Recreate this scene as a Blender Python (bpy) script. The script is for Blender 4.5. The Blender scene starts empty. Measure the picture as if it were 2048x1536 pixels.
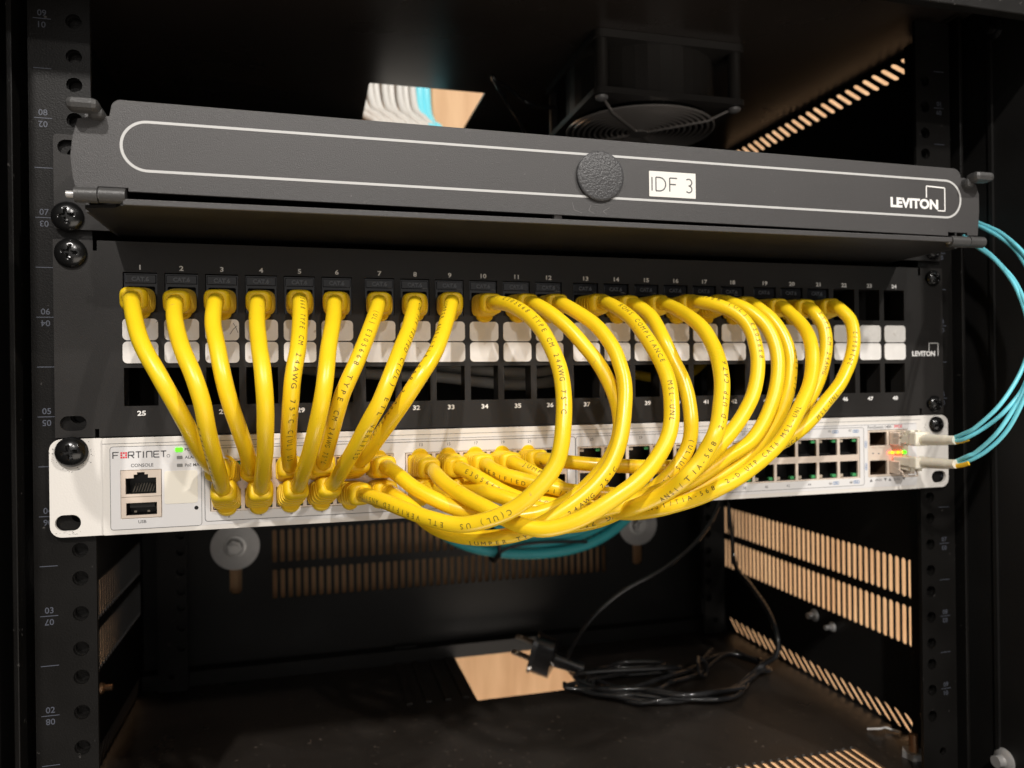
import bpy, bmesh, math, random
import numpy as np
from mathutils import Vector, Matrix
from mathutils.geometry import tessellate_polygon
random.seed(7)
S = 0.001            # everything below is written in millimetres
sc = bpy.context.scene
COL = sc.collection
PI = math.pi

# ---------------------------------------------------------------- camera
CAM = Vector((-131.585, -379.247, 212.102))
cf = Vector((0.258346771, 0.966052245, -0.0000793))
cr = Vector((0.96597625, -0.25832748, -0.01252184))
cu = Vector((0.01211724, -0.00315834, 0.9999216))
cam_d = bpy.data.cameras.new('camera')
cam = bpy.data.objects.new('camera', cam_d)
COL.objects.link(cam)
cam.matrix_world = Matrix(((cr.x, cu.x, -cf.x, CAM.x*S), (cr.y, cu.y, -cf.y, CAM.y*S), (cr.z, cu.z, -cf.z, CAM.z*S), (0, 0, 0, 1)))
cam_d.sensor_fit = 'HORIZONTAL'
cam_d.sensor_width = 36.0
cam_d.lens = 1510.64/2048*36.0
cam_d.clip_start = 0.01
cam_d.clip_end = 50.0
cam_d.dof.use_dof = True
cam_d.dof.focus_distance = 0.328
cam_d.dof.aperture_fstop = 10.5
sc.camera = cam

# ---------------------------------------------------------------- light
w = bpy.data.worlds.new('World')
sc.world = w
w.use_nodes = True
bg = w.node_tree.nodes['Background']
bg.inputs[0].default_value = (1.0, 0.93, 0.86, 1)
bg.inputs[1].default_value = 0.07
def lamp(name, loc, target, size, power, col):
    d = bpy.data.lights.new(name, 'AREA')
    d.shape = 'RECTANGLE'; d.size = size[0]; d.size_y = size[1]
    d.energy = power; d.color = col
    o = bpy.data.objects.new(name, d)
    COL.objects.link(o)
    o.location = loc
    v = Vector(target) - Vector(loc)
    o.rotation_euler = v.to_track_quat('-Z', 'Y').to_euler()
    return o
T0 = (0.0, 0.0, 0.2)
lamp('ceiling_lamp', (-0.56, -1.50, 1.55), T0, (0.045, 0.07), 27, (1.0, 0.95, 0.90))
lamp('ceiling_lamp', (0.85, -1.35, 1.50), T0, (0.045, 0.07), 21, (1.0, 0.95, 0.89))
lamp('ceiling_lamp', (0.05, -2.00, 1.50), T0, (0.05, 0.05), 11, (1.0, 0.95, 0.90))
lamp('room_bounce_lamp', (0.6, -1.6, -0.75), (0.0, 0.2, 0.0), (1.6, 1.0), 10, (1.0, 0.90, 0.80))
lamp('room_fill_lamp', (-0.3, -2.2, 0.6), (0.0, 0.2, 0.2), (2.2, 1.6), 6, (1.0, 0.95, 0.90))
lamp('lower_wall_fill_lamp', (0.12, -0.14, -0.78), (0.05, 0.32, -0.12), (0.9, 0.25), 8.0, (1.0, 0.86, 0.72))  # added fill below the cabinet; brightens the plywood seen through the floor opening
sc.view_settings.view_transform = 'Standard'
sc.view_settings.look = 'None'
sc.view_settings.exposure = 0.0
sc.view_settings.gamma = 1.0
sc.view_settings.use_curve_mapping = False
sc.render.resolution_x = 1024; sc.render.resolution_y = 768
sc.cycles.max_bounces = 6
sc.cycles.use_denoising = True

# ---------------------------------------------------------------- materials
def mat(name, col, rough=0.5, metal=0.0, var=0.0, vscale=40, bump=0.0, bscale=900, rvar=0.0, spec=0.5, emit=None, coat=0.0, sss=0.0, trans=0.0, dust=None):
    m = bpy.data.materials.new(name)
    m.use_nodes = True
    nt = m.node_tree; N = nt.nodes; L = nt.links
    b = N['Principled BSDF']
    b.inputs['Base Color'].default_value = (*col, 1)
    b.inputs['Roughness'].default_value = rough
    b.inputs['Metallic'].default_value = metal
    b.inputs['Specular IOR Level'].default_value = spec
    b.inputs['Coat Weight'].default_value = coat
    b.inputs['Transmission Weight'].default_value = trans
    if sss:
        b.inputs['Subsurface Weight'].default_value = sss
        b.inputs['Subsurface Radius'].default_value = (1.0, 0.7, 0.1)
        b.inputs['Subsurface Scale'].default_value = 0.002
    if emit:
        b.inputs['Emission Color'].default_value = (*emit[0], 1)
        b.inputs['Emission Strength'].default_value = emit[1]
    tx = N.new('ShaderNodeTexCoord'); oi = N.new('ShaderNodeObjectInfo'); ml = N.new('ShaderNodeVectorMath'); ml.operation = 'SCALE'; ml.inputs['Scale'].default_value = 3.7
    cb = N.new('ShaderNodeCombineXYZ'); L.new(oi.outputs['Random'], cb.inputs[0]); L.new(oi.outputs['Random'], cb.inputs[2]); L.new(cb.outputs[0], ml.inputs[0])
    tc = N.new('ShaderNodeVectorMath'); tc.operation = 'ADD'; L.new(tx.outputs['Object'], tc.inputs[0]); L.new(ml.outputs[0], tc.inputs[1])
    if var or rvar or dust:
        nz = N.new('ShaderNodeTexNoise'); nz.inputs['Scale'].default_value = vscale; nz.inputs['Detail'].default_value = 6
        L.new(tc.outputs[0], nz.inputs['Vector'])
    if var:
        mx = N.new('ShaderNodeMix'); mx.data_type = 'RGBA'
        mx.inputs['A'].default_value = (*[c*(1-var) for c in col], 1)
        mx.inputs['B'].default_value = (*[min(1, c*(1+var)) for c in col], 1)
        L.new(nz.outputs['Fac'], mx.inputs['Factor'])
        src = mx.outputs['Result']
        if dust:
            n2 = N.new('ShaderNodeTexNoise'); n2.inputs['Scale'].default_value = dust[1]; n2.inputs['Detail'].default_value = 8
            L.new(tc.outputs[0], n2.inputs['Vector'])
            r2 = N.new('ShaderNodeMapRange'); r2.inputs['From Min'].default_value = dust[2]; r2.inputs['From Max'].default_value = dust[2]+.08
            L.new(n2.outputs['Fac'], r2.inputs['Value'])
            m3 = N.new('ShaderNodeMix'); m3.data_type = 'RGBA'
            m3.inputs['B'].default_value = (*dust[0], 1)
            L.new(src, m3.inputs['A']); L.new(r2.outputs['Result'], m3.inputs['Factor'])
            src = m3.outputs['Result']
        L.new(src, b.inputs['Base Color'])
    if rvar:
        mr = N.new('ShaderNodeMapRange')
        mr.inputs['To Min'].default_value = max(.03, rough-rvar); mr.inputs['To Max'].default_value = min(1, rough+rvar)
        mr.inputs['From Min'].default_value = .3; mr.inputs['From Max'].default_value = .7
        L.new(nz.outputs['Fac'], mr.inputs['Value']); L.new(mr.outputs['Result'], b.inputs['Roughness'])
    if bump:
        bz = N.new('ShaderNodeTexNoise'); bz.inputs['Scale'].default_value = bscale; bz.inputs['Detail'].default_value = 3
        L.new(tc.outputs[0], bz.inputs['Vector'])
        bn = N.new('ShaderNodeBump'); bn.inputs['Strength'].default_value = bump; bn.inputs['Distance'].default_value = 0.0004
        L.new(bz.outputs['Fac'], bn.inputs['Height']); L.new(bn.outputs['Normal'], b.inputs['Normal'])
    return m
M = {}
M['yellow'] = mat('yellow_pvc', (0.92, 0.63, 0.014), .34, var=.09, vscale=45, bump=.16, bscale=260, rvar=.09, sss=.08, dust=((.70, .47, .06), 240, .70))
M['boot'] = mat('yellow_boot_rubber', (0.92, 0.62, 0.010), .48, var=.05, vscale=90, bump=.1, bscale=900, sss=.08)
M['ink'] = mat('jacket_ink', (0.10, 0.07, 0.015), .6)
M['roof'] = mat('roof_black_reflected_glow', (0.045, 0.036, 0.030), .30, var=.3, vscale=8, bump=.2, bscale=900, rvar=.08)  # lighter and browner than the cabinet black, standing in for light off the wood
M['black'] = mat('black_powder_coat', (0.010, 0.0095, 0.009), .5, spec=.3, var=.25, vscale=14, bump=.45, bscale=1600, rvar=.1)
M['rail'] = mat('rail_black_paint', (0.0065, 0.006, 0.0055), .42, spec=.22, var=.3, vscale=25, bump=.25, bscale=1300, rvar=.1, dust=((.09, .085, .08), 320, .68))
M['floor'] = mat('dusty_black_floor', (0.022, 0.018, 0.015), .40, var=.55, vscale=9, bump=.35, bscale=700, rvar=.18, dust=((.13, .105, .085), 260, .66))
M['door'] = mat('charcoal_textured_paint', (0.052, 0.050, 0.050), .46, var=.16, vscale=11, bump=.35, bscale=2600, rvar=.06, dust=((.17, .16, .155), 1100, .69))
M['disc'] = mat('pebbled_plastic', (0.05, 0.05, 0.052), .38, bump=1.0, bscale=1100)
M['panel'] = mat('panel_satin_black', (0.019, 0.0175, 0.0165), .42, spec=.32, var=.15, vscale=20, bump=.2, bscale=2600, rvar=.08)
M['jack'] = mat('jack_black_plastic', (0.012, 0.013, 0.017), .14, bump=.1, bscale=500)
M['emboss'] = mat('jack_embossed_lettering', (0.13, 0.14, 0.16), .25)
M['white'] = mat('white_print', (0.84, 0.83, 0.81), .5)
M['outline'] = mat('outline_print', (0.52, 0.52, 0.51), .5, var=.08, vscale=60)
M['sticker'] = mat('cream_sticker', (0.82, 0.78, 0.68), .35)
M['tile'] = mat('label_window_white', (0.77, 0.745, 0.71), .22, var=.13, vscale=130, rvar=.12, coat=.3, dust=((.50, .44, .37), 150, .66))
M['switch'] = mat('warm_white_enamel', (0.74, 0.71, 0.665), .42, var=.04, vscale=12, bump=.15, bscale=1200, dust=((.45, .41, .36), 260, .72))
M['decal'] = mat('pale_grey_decal', (0.73, 0.72, 0.715), .38, var=.03, vscale=15)
M['grime'] = mat('scraped_grime', (0.05, 0.045, 0.04), .7)
M['grey_ink'] = mat('grey_print', (0.10, 0.10, 0.105), .5)
M['red_ink'] = mat('red_print', (0.75, 0.05, 0.07), .5)
M['blue_ink'] = mat('blue_print', (0.12, 0.25, 0.50), .5)
M['shield'] = mat('tin_shield', (0.84, 0.72, 0.61), .36, metal=.35, var=.08, vscale=120)
M['dark'] = mat('port_interior', (0.006, 0.006, 0.006), .4)
M['cage'] = mat('cage_interior', (0.14, 0.085, 0.055), .35, metal=.6)
M['pin'] = mat('contact_pins', (0.25, 0.22, 0.18), .35, metal=.8)
M['lens_green'] = mat('green_lens', (0.05, 0.28, 0.10), .25)
M['lens_clear'] = mat('clear_lens', (0.42, 0.36, 0.28), .25)
M['lens_grey'] = mat('grey_lens', (0.23, 0.23, 0.22), .4)
M['led_green'] = mat('lit_green_led', (0.1, 0.8, 0.02), .4, emit=((0.10, 1.0, 0.01), 1.6))
M['led_red'] = mat('lit_red_led', (0.8, 0.1, 0.02), .4, emit=((1.0, 0.06, 0.01), 11.0))
M['led_amber'] = mat('lit_amber_led', (0.9, 0.6, 0.02), .4, emit=((1.0, 0.62, 0.02), 1.6))
M['screw'] = mat('black_oxide_screw', (0.010, 0.010, 0.010), .22, metal=.3, spec=.8)
M['zinc'] = mat('zinc_plate', (0.52, 0.51, 0.50), .36, metal=.45, var=.1, vscale=200)
M['hinge'] = mat('hinge_steel_paint', (0.05, 0.049, 0.048), .42, bump=.3, bscale=1500)
M['aqua'] = mat('aqua_fibre_jacket', (0.20, 0.72, 0.84), .36, var=.04, vscale=60)
M['teal'] = mat('aqua_trunk_jacket', (0.06, 0.52, 0.57), .42, var=.15, vscale=30)
M['ivory'] = mat('ivory_connector', (0.88, 0.83, 0.70), .36, var=.03, sss=.05)
M['sleeve'] = mat('yellow_sleeve', (0.85, 0.5, 0.02), .4)
M['cord'] = mat('black_cord', (0.02, 0.02, 0.021), .14, rvar=.04, coat=.8, vscale=60)
M['tie'] = mat('black_tie', (0.008, 0.008, 0.008), .35)
M['fan'] = mat('fan_black', (0.042, 0.039, 0.036), .32, var=.15)
M['guard'] = mat('fan_guard_wire', (0.66, 0.61, 0.57), .26, metal=.5)
M['greycable'] = mat('grey_cable_jacket', (0.66, 0.64, 0.60), .45, var=.06, vscale=60)
M['bright'] = mat('bright_bolt', (0.75, 0.74, 0.72), .3, metal=.4)
M['copper'] = mat('stud_copper', (0.75, 0.45, 0.26), .35, metal=.8)
M['label'] = mat('label_tape_white', (0.80, 0.79, 0.74), .35)
M['scratch'] = mat('pale_scratch', (0.22, 0.21, 0.21), .6)
M['prong'] = mat('prong_brass', (0.55, 0.48, 0.40), .3, metal=.9)
M['smoke'] = mat('clear_grey_plastic', (0.42, 0.40, 0.40), .2)
def wood():
    m = bpy.data.materials.new('plywood'); m.use_nodes = True
    nt = m.node_tree; N = nt.nodes; L = nt.links; b = N['Principled BSDF']
    tc = N.new('ShaderNodeTexCoord'); mp = N.new('ShaderNodeMapping')
    mp.inputs['Scale'].default_value = (14, 14, 1.6)
    nz = N.new('ShaderNodeTexNoise'); nz.inputs['Scale'].default_value = 5; nz.inputs['Detail'].default_value = 8; nz.inputs['Distortion'].default_value = .5
    cr_ = N.new('ShaderNodeValToRGB')
    cr_.color_ramp.elements[0].position = .3; cr_.color_ramp.elements[0].color = (.64, .37, .185, 1)
    cr_.color_ramp.elements[1].position = .7; cr_.color_ramp.elements[1].color = (.80, .51, .28, 1)
    L.new(tc.outputs['Object'], mp.inputs['Vector']); L.new(mp.outputs[0], nz.inputs['Vector'])
    L.new(nz.outputs['Fac'], cr_.inputs['Fac']); L.new(cr_.outputs[0], b.inputs['Base Color'])
    b.inputs['Roughness'].default_value = .6
    return m
M['wood'] = wood()

# ---------------------------------------------------------------- mesh helpers
GL = {}
def glyphs(s, size, off=0.0):
    key = (s, size, off)
    if key not in GL:
        c = bpy.data.curves.new('lettering', 'FONT'); c.body = s; c.size = size; c.offset = off; c.resolution_u = 3
        o = bpy.data.objects.new('lettering', c); COL.objects.link(o)
        dg = bpy.context.evaluated_depsgraph_get(); dg.update()
        me = bpy.data.meshes.new_from_object(o.evaluated_get(dg))
        GL[key] = ([(v.co.x, v.co.y) for v in me.vertices], [tuple(p.vertices) for p in me.polygons])
        bpy.data.meshes.remove(me); bpy.data.objects.remove(o); bpy.data.curves.remove(c)
    return GL[key]
FG = {}
def fine_glyph(ch, size, off):
    key = (ch, size, off)
    if key not in FG:
        vs, fs = glyphs(ch, size, off)
        bm = bmesh.new(); bv = [bm.verts.new((a, b, 0)) for a, b in vs]
        for f in fs:
            try: bm.faces.new([bv[i] for i in f])
            except ValueError: pass
        bmesh.ops.triangulate(bm, faces=bm.faces[:])
        for _ in range(3):
            lg = [e for e in bm.edges if e.calc_length() > size*.17]
            if lg: bmesh.ops.subdivide_edges(bm, edges=lg, cuts=1)
            bmesh.ops.triangulate(bm, faces=[f for f in bm.faces if len(f.verts) > 3])
        bm.verts.index_update()
        FG[key] = ([(v.co.x, v.co.y) for v in bm.verts], [tuple(v.index for v in f.verts) for f in bm.faces]); bm.free()
    return FG[key]
def circle(cx, cy, r, n=24, a0=0.0):
    return [(cx+r*math.cos(a0+2*PI*i/n), cy+r*math.sin(a0+2*PI*i/n)) for i in range(n)]
def rrect(x0, x1, y0, y1, r=0.0, n=4):
    if r <= 0: return [(x0, y0), (x1, y0), (x1, y1), (x0, y1)]
    out = []
    for cx, cy, a in ((x1-r, y0+r, -PI/2), (x1-r, y1-r, 0), (x0+r, y1-r, PI/2), (x0+r, y0+r, PI)):
        for i in range(n+1):
            t = a+PI/2*i/n
            out.append((cx+r*math.cos(t), cy+r*math.sin(t)))
    return out
XZ = lambda u, v, w: (u, w, v)
YZ = lambda u, v, w: (w, u, v)
XY = lambda u, v, w: (u, v, w)
class MB:
    def __init__(s):
        s.v = []; s.f = []; s.m = []; s.sm = []
    def add(s, vs, fs, mi=0, smooth=False):
        o = len(s.v); s.v += [tuple(x) for x in vs]
        for f in fs:
            s.f.append([o+i for i in f]); s.m.append(mi); s.sm.append(smooth)
        return s
    def box(s, x0, x1, y0, y1, z0, z1, mi=0, c=0.0):
        if c <= 0:
            v = [(x, y, z) for x in (x0, x1) for y in (y0, y1) for z in (z0, z1)]
            f = [(0, 1, 3, 2), (4, 6, 7, 5), (0, 4, 5, 1), (2, 3, 7, 6), (0, 2, 6, 4), (1, 5, 7, 3)]
            return s.add(v, f, mi)
        bm = bmesh.new()
        r = bmesh.ops.create_cube(bm, size=1)
        for q in bm.verts:
            q.co = Vector(((x0+x1)/2+q.co.x*(x1-x0), (y0+y1)/2+q.co.y*(y1-y0), (z0+z1)/2+q.co.z*(z1-z0)))
        bmesh.ops.bevel(bm, geom=list(bm.edges), offset=c, segments=2, profile=.5, affect='EDGES')
        bm.verts.index_update()
        s.add([q.co[:] for q in bm.verts], [[q.index for q in f.verts] for f in bm.faces], mi)
        bm.free(); return s
    def prism(s, outer, holes, w0, w1, mp=XZ, mi=0):
        loops = [outer]+list(holes)
        flat = [p for l in loops for p in l]
        tri = tessellate_polygon([[Vector((p[0], p[1], 0)) for p in l] for l in loops])
        n = len(flat)
        vs = [mp(p[0], p[1], w0) for p in flat]+[mp(p[0], p[1], w1) for p in flat]
        fs = [tuple(t) for t in tri]+[(t[2]+n, t[1]+n, t[0]+n) for t in tri]
        k = 0
        for l in loops:
            for i in range(len(l)):
                a = k+i; b = k+(i+1) % len(l)
                fs.append((a, b, b+n, a+n))
            k += len(l)
        return s.add(vs, fs, mi)
    def cyl(s, c, axis, r, h, n=24, mi=0, r2=None, smooth=True):
        a = Vector(axis).normalized(); r2 = r if r2 is None else r2
        u = a.orthogonal().normalized(); v = a.cross(u); c = Vector(c)
        A = [c+(u*math.cos(2*PI*i/n)+v*math.sin(2*PI*i/n))*r for i in range(n)]
        B = [c+a*h+(u*math.cos(2*PI*i/n)+v*math.sin(2*PI*i/n))*r2 for i in range(n)]
        s.add(A+B, [(i, (i+1) % n, n+(i+1) % n, n+i) for i in range(n)], mi, smooth)
        s.add(A, [tuple(range(n))], mi); s.add(B, [tuple(range(n))], mi)
        return s
    def torus(s, c, axis, R, r, n=40, k=8, mi=0, a0=0.0, a1=2*PI):
        a = Vector(axis).normalized(); u = a.orthogonal().normalized(); v = a.cross(u)
        full = abs(a1-a0-2*PI) < 1e-6
        pts = [Vector(c)+(u*math.cos(a0+(a1-a0)*i/n)+v*math.sin(a0+(a1-a0)*i/n))*R for i in range(n if full else n+1)]
        return s.tube(pts, r, k, mi, closed=full)
    def tube(s, pts, r, k=12, mi=0, closed=False, rad=None, flat=1.0):
        P = [Vector(p) for p in pts]; n = len(P)
        fr = frames(P, closed)
        vs = []
        for i in range(n):
            t, u, v = fr[i]; rr = rad[i] if rad else r
            for j in range(k):
                a = 2*PI*j/k
                vs.append(P[i]+u*math.cos(a)*rr+v*math.sin(a)*rr*flat)
        fs = []
        for i in range(n if closed else n-1):
            i2 = (i+1) % n
            for j in range(k):
                j2 = (j+1) % k
                fs.append((i*k+j, i*k+j2, i2*k+j2, i2*k+j))
        s.add(vs, fs, mi, True)
        if not closed:
            s.add([vs[j] for j in range(k)], [tuple(range(k))], mi)
            s.add([vs[(n-1)*k+j] for j in range(k)], [tuple(range(k))], mi)
        return s
    def revolve(s, prof, c, axis, n=24, mi=0):
        a = Vector(axis).normalized(); u = a.orthogonal().normalized(); v = a.cross(u); c = Vector(c)
        vs = []; fs = []; m = len(prof)
        for i in range(n):
            d = u*math.cos(2*PI*i/n)+v*math.sin(2*PI*i/n)
            for r, h in prof: vs.append(c+a*h+d*r)
        for i in range(n):
            for j in range(m-1):
                i2 = (i+1) % n
                fs.append((i*m+j, i2*m+j, i2*m+j+1, i*m+j+1))
        return s.add(vs, fs, mi, True)
    def text(s, t, x, z, size, y, mi=0, align='C', off=0.0, rot=0.0, sx=1.0, mp=XZ):
        vs, fs = glyphs(t, size, off*size)
        if not vs: return s
        xa = min(p[0] for p in vs); xb = max(p[0] for p in vs)
        ox = {'C': (xa+xb)/2, 'L': xa, 'R': xb}[align]
        oy = size*.36
        c, q = math.cos(rot), math.sin(rot)
        out = []
        for px, py in vs:
            a = (px-ox)*sx; b = py-oy
            out.append(mp(x+a*c-b*q, z+a*q+b*c, y))
        return s.add(out, fs, mi)
    def line(s, pts, wd, y, mi=0, mp=XZ, th=0.06):
        for (x0, z0), (x1, z1) in zip(pts[:-1], pts[1:]):
            d = math.hypot(x1-x0, z1-z0)
            if d < 1e-6: continue
            nx, nz = -(z1-z0)/d*wd/2, (x1-x0)/d*wd/2
            q = [(x0+nx, z0+nz), (x1+nx, z1+nz), (x1-nx, z1-nz), (x0-nx, z0-nz)]
            s.add([mp(a, b, y) for a, b in q], [(0, 1, 2, 3)], mi)
        return s
    def build(s, name, mats, parent=None, loc=None, kind=None, label=None, bevel=0.0):
        me = bpy.data.meshes.new(name)
        ox, oy, oz = loc if loc else (0, 0, 0)
        me.from_pydata([((a-ox)*S, (b-oy)*S, (c-oz)*S) for a, b, c in s.v], [], s.f)
        if not isinstance(mats, (list, tuple)): mats = [mats]
        for q in mats: me.materials.append(M[q])
        me.polygons.foreach_set('material_index', s.m)
        me.polygons.foreach_set('use_smooth', s.sm)
        me.validate()
        bm = bmesh.new(); bm.from_mesh(me)
        bmesh.ops.recalc_face_normals(bm, faces=bm.faces)
        for e in bm.edges:
            if len(e.link_faces) == 2 and e.calc_face_angle(0) > .75: e.smooth = False
        bm.to_mesh(me); bm.free()
        o = bpy.data.objects.new(name, me); COL.objects.link(o)
        if loc: o.location = (ox*S, oy*S, oz*S)
        if parent:
            o.parent = parent
            p = parent.matrix_world if False else None
            if loc:
                o.location = Vector(loc)*S-world_loc(parent)
            else:
                o.location = -world_loc(parent)
        if kind: o['kind'] = kind
        if label: o['label'] = label
        if bevel:
            b = o.modifiers.new('bevel', 'BEVEL'); b.width = bevel*S; b.segments = 2; b.limit_method = 'ANGLE'; b.angle_limit = .6
            b.harden_normals = False
        return o
def world_loc(o):
    v = Vector(o.location)
    while o.parent:
        o = o.parent; v = v+Vector(o.location)
    return v
def frames(P, closed=False, ref=None):
    n = len(P); T = []
    for i in range(n):
        a = P[(i-1) % n] if (closed or i) else P[0]
        b = P[(i+1) % n] if (closed or i < n-1) else P[-1]
        T.append((b-a).normalized())
    u = (ref if ref else (Vector((0, 0, 1)) if abs(T[0].z) < .9 else Vector((1, 0, 0))))
    u = (u-T[0]*u.dot(T[0])).normalized()
    out = []
    for i in range(n):
        u = (u-T[i]*u.dot(T[i])).normalized()
        out.append((T[i], u.copy(), T[i].cross(u)))
    return out
def catmull(P, n=5):
    P = [Vector(p) for p in P]
    P = [P[0]*2-P[1]]+P+[P[-1]*2-P[-2]]; out = []
    for i in range(1, len(P)-2):
        a, b, c, d = P[i-1:i+3]
        for k in range(n):
            t = k/n
            out.append(.5*((2*b)+(c-a)*t+(2*a-5*b+4*c-d)*t*t+(3*b-a-3*c+d)*t**3))
    out.append(P[-2]); return out
def thing(name, label, cat, loc=(0, 0, 0), group=None):
    o = bpy.data.objects.new(name, None); COL.objects.link(o)
    o.empty_display_size = .01
    o.location = Vector(loc)*S
    o['label'] = label; o['category'] = cat
    if group: o['group'] = group
    return o
def tag(o, label, cat, group=None):
    o['label'] = label; o['category'] = cat
    if group: o['group'] = group
    return o

# ---------------------------------------------------------------- wall behind the cabinet
U = 44.45
WALL_Y = 330.0
wl = MB().box(-1500, 1800, WALL_Y, WALL_Y+18, -1300, 1500)
o = wl.build('wall', 'wood', kind='structure')
tag(o, 'light tan plywood wall behind the black cabinet, seen through its slots', 'wall')

# ---------------------------------------------------------------- cabinet
XS, YF, YB, ZF, ZC = 268.0, -92.0, 308.0, -35.0, 438.0
cab = thing('network_cabinet', 'black steel wall cabinet with slotted sides, open at the front, holding the rack equipment', 'cabinet', (0, 0, ZF))
def obround(u0, u1, v0, v1, n=4):
    return rrect(u0, u1, v0, v1, min(u1-u0, v1-v0)/2*.98, n)
def band(m, v0, v1, holes_at, pitch, u_first, n, half, shear, u0, u1, w0, w1, mp, rows, seg=6):
    """one strip of sheet metal from u0 to u1 with rows of slots, laid in short lengths"""
    vm = (v0+v1)/2
    def e(u, v): return u+(v-vm)*shear
    start = [(u0, v0), (u0, v1)]; i = 0
    while i < n:
        k = min(seg, n-i); hs = []
        for j in range(k):
            c = u_first+(i+j)*pitch
            for (a, b) in rows:
                q = obround(-half, half, a, b, 4)
                hs.append([(c+x+(z-vm)*shear, z) for x, z in q])
        ue = u_first+(i+k-.5)*pitch
        end = [(e(ue, v0), v0), (e(ue, v1), v1)] if i+k < n else [(u1, v0), (u1, v1)]
        m.prism([start[0], end[0], end[1], start[1]], hs, w0, w1, mp)
        start = end; i += k
for sx in (-1, 1):
    m = MB(); a, b = sx*XS, sx*(XS+1.0)
    band(m, 24, 90, None, 6.17, 36.6, 43, 2.25, 0, YF, YB, a, b, YZ, ((60.0, 87.0), (26.5, 54.5)))
    band(m, ZF, -20.2, None, 9.5, 45, 26, 2.3, 1.22, YF, YB, a, b, YZ, ((-33.6, -21.6),))
    m.prism(rrect(YF, YB, -20.2, 24), [], a, b, YZ)
    if sx > 0:
        m.prism(rrect(YF, YB, 90, 419.4), [], a, b, YZ)
        band(m, 419.4, ZC, None, 9.5, 41, 26, 2.3, 1.22, YF, YB, a, b, YZ, ((421.4, 434.4),))
    else:
        m.prism(rrect(YF, YB, 90, ZC), [], a, b, YZ)
    # folded front flange and vertical stiffening ridge
    m.box(min(sx*XS, sx*(XS-1.6)), max(sx*XS, sx*(XS-1.6)), -15, -12.5, ZF+2, ZC-2)
    sp = m.build('side_panel', 'black', cab)
    p = MB()
    a, b = sorted((sx*256.6, sx*259.0)); p.box(a, b, -2, 40, ZF+1, ZC-3, c=.5)
    a, b = sorted((sx*259.2, sx*267.6)); p.box(a, b, 30, 40, ZF+1, ZC-3)
    p.build('corner_post', 'rail', cab)
m = MB()
hs = [rrect(-86, 2.5, 192, 296, 1.5, 3)]
m.prism(rrect(-XS-1.2, XS+1.2, YF, YB), hs, ZC+.02, ZC+1.8, XY)
m.build('top_panel', 'roof', cab)
m = MB()
m.box(-XS+.6, XS-.6, -64, -58, 404, ZC-.4, c=.6)
m.build('front_beam', 'rail', cab)
m = MB()
hs = [rrect(-8, 80, 199, 303, 1.5, 3)]
m.prism(rrect(-XS-1.2, XS+1.2, 60, YB+1), hs, ZF-1.8, ZF-.02, XY)
m.prism(rrect(-XS-1.2, XS+1.2, YF, 12), [], ZF-1.8, ZF-.02, XY)
band(m, 12, 60, None, 6.15, 217-49*6.15, 50, 2.1, 0, -XS-1.2, XS+1.2, ZF-1.8, ZF-.02, XY, ((18, 54),))
# raised ribs left of the cable opening
for x in (-60, -45, -30, -16):
    m.box(x-2.5, x+2.5, 205, 300, ZF-.1, ZF+1.6, c=.4)
fl = m.build('bottom_panel', 'floor', cab)
m = MB()
hs = []
def kh(cx, cz):
    out = []
    for i in range(13):
        a = math.radians(-50+280*i/12)
        out.append((cx+10*math.cos(a), cz+10*math.sin(a)))
    return out+[(cx-5.0, cz-14), (cx-5.0, cz-36), (cx-2.5, cz-39), (cx+2.5, cz-39), (cx+5.0, cz-36), (cx+5.0, cz-14)]
m.prism([(-XS, ZF), (XS, ZF), (XS, 24.0), (-XS, 24.0)], [], YB, YB+1.6, XZ)
band(m, 24.0, 92.0, None, 6.5, -163.0, 48, 1.9, 0, -170, 153, YB, YB+1.6, XZ, ((59.5, 88.0), (28.0, 53.5)))
m.prism([(-XS, 24.0), (-170, 24.0), (-170, 92.0), (-XS, 92.0)], [kh(-195, 74)], YB, YB+1.6, XZ)
m.prism([(153, 24.0), (XS, 24.0), (XS, 92.0), (153, 92.0)], [kh(178, 72)], YB, YB+1.6, XZ)
m.prism(rrect(-XS, XS, 92.0, ZC), [], YB, YB+1.6, XZ)
m.box(-XS+1, XS-1, YB-14, YB-.2, ZF+.1, ZF+12)
m.build('back_panel', 'black', cab)
for cx, cz in ((-195, 76), (178, 72)):
    b = MB()
    b.revolve([(0, -1.0), (17, -1.0), (20, -.2), (20, 1.6), (6, 2.0)], (cx, YB-.4, cz), (0, -1, 0), 40)
    o = b.build('washer', 'zinc', cab, loc=(cx, YB-2, cz), label='round zinc washer on the back panel')
    c = MB(); c.cyl((cx, YB-2.4, cz), (0, -1, 0), 6.2, 5.5, 6, smooth=False); c.cyl((cx, YB-7.9, cz), (0, -1, 0), 3.4, 3, 16)
    c.revolve([(9.6, 0), (9.2, .6), (7.4, .8), (7.0, .2)], (cx, YB-2.2, cz), (0, -1, 0), 30); c.build('bolt_head', 'bright', o)

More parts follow.
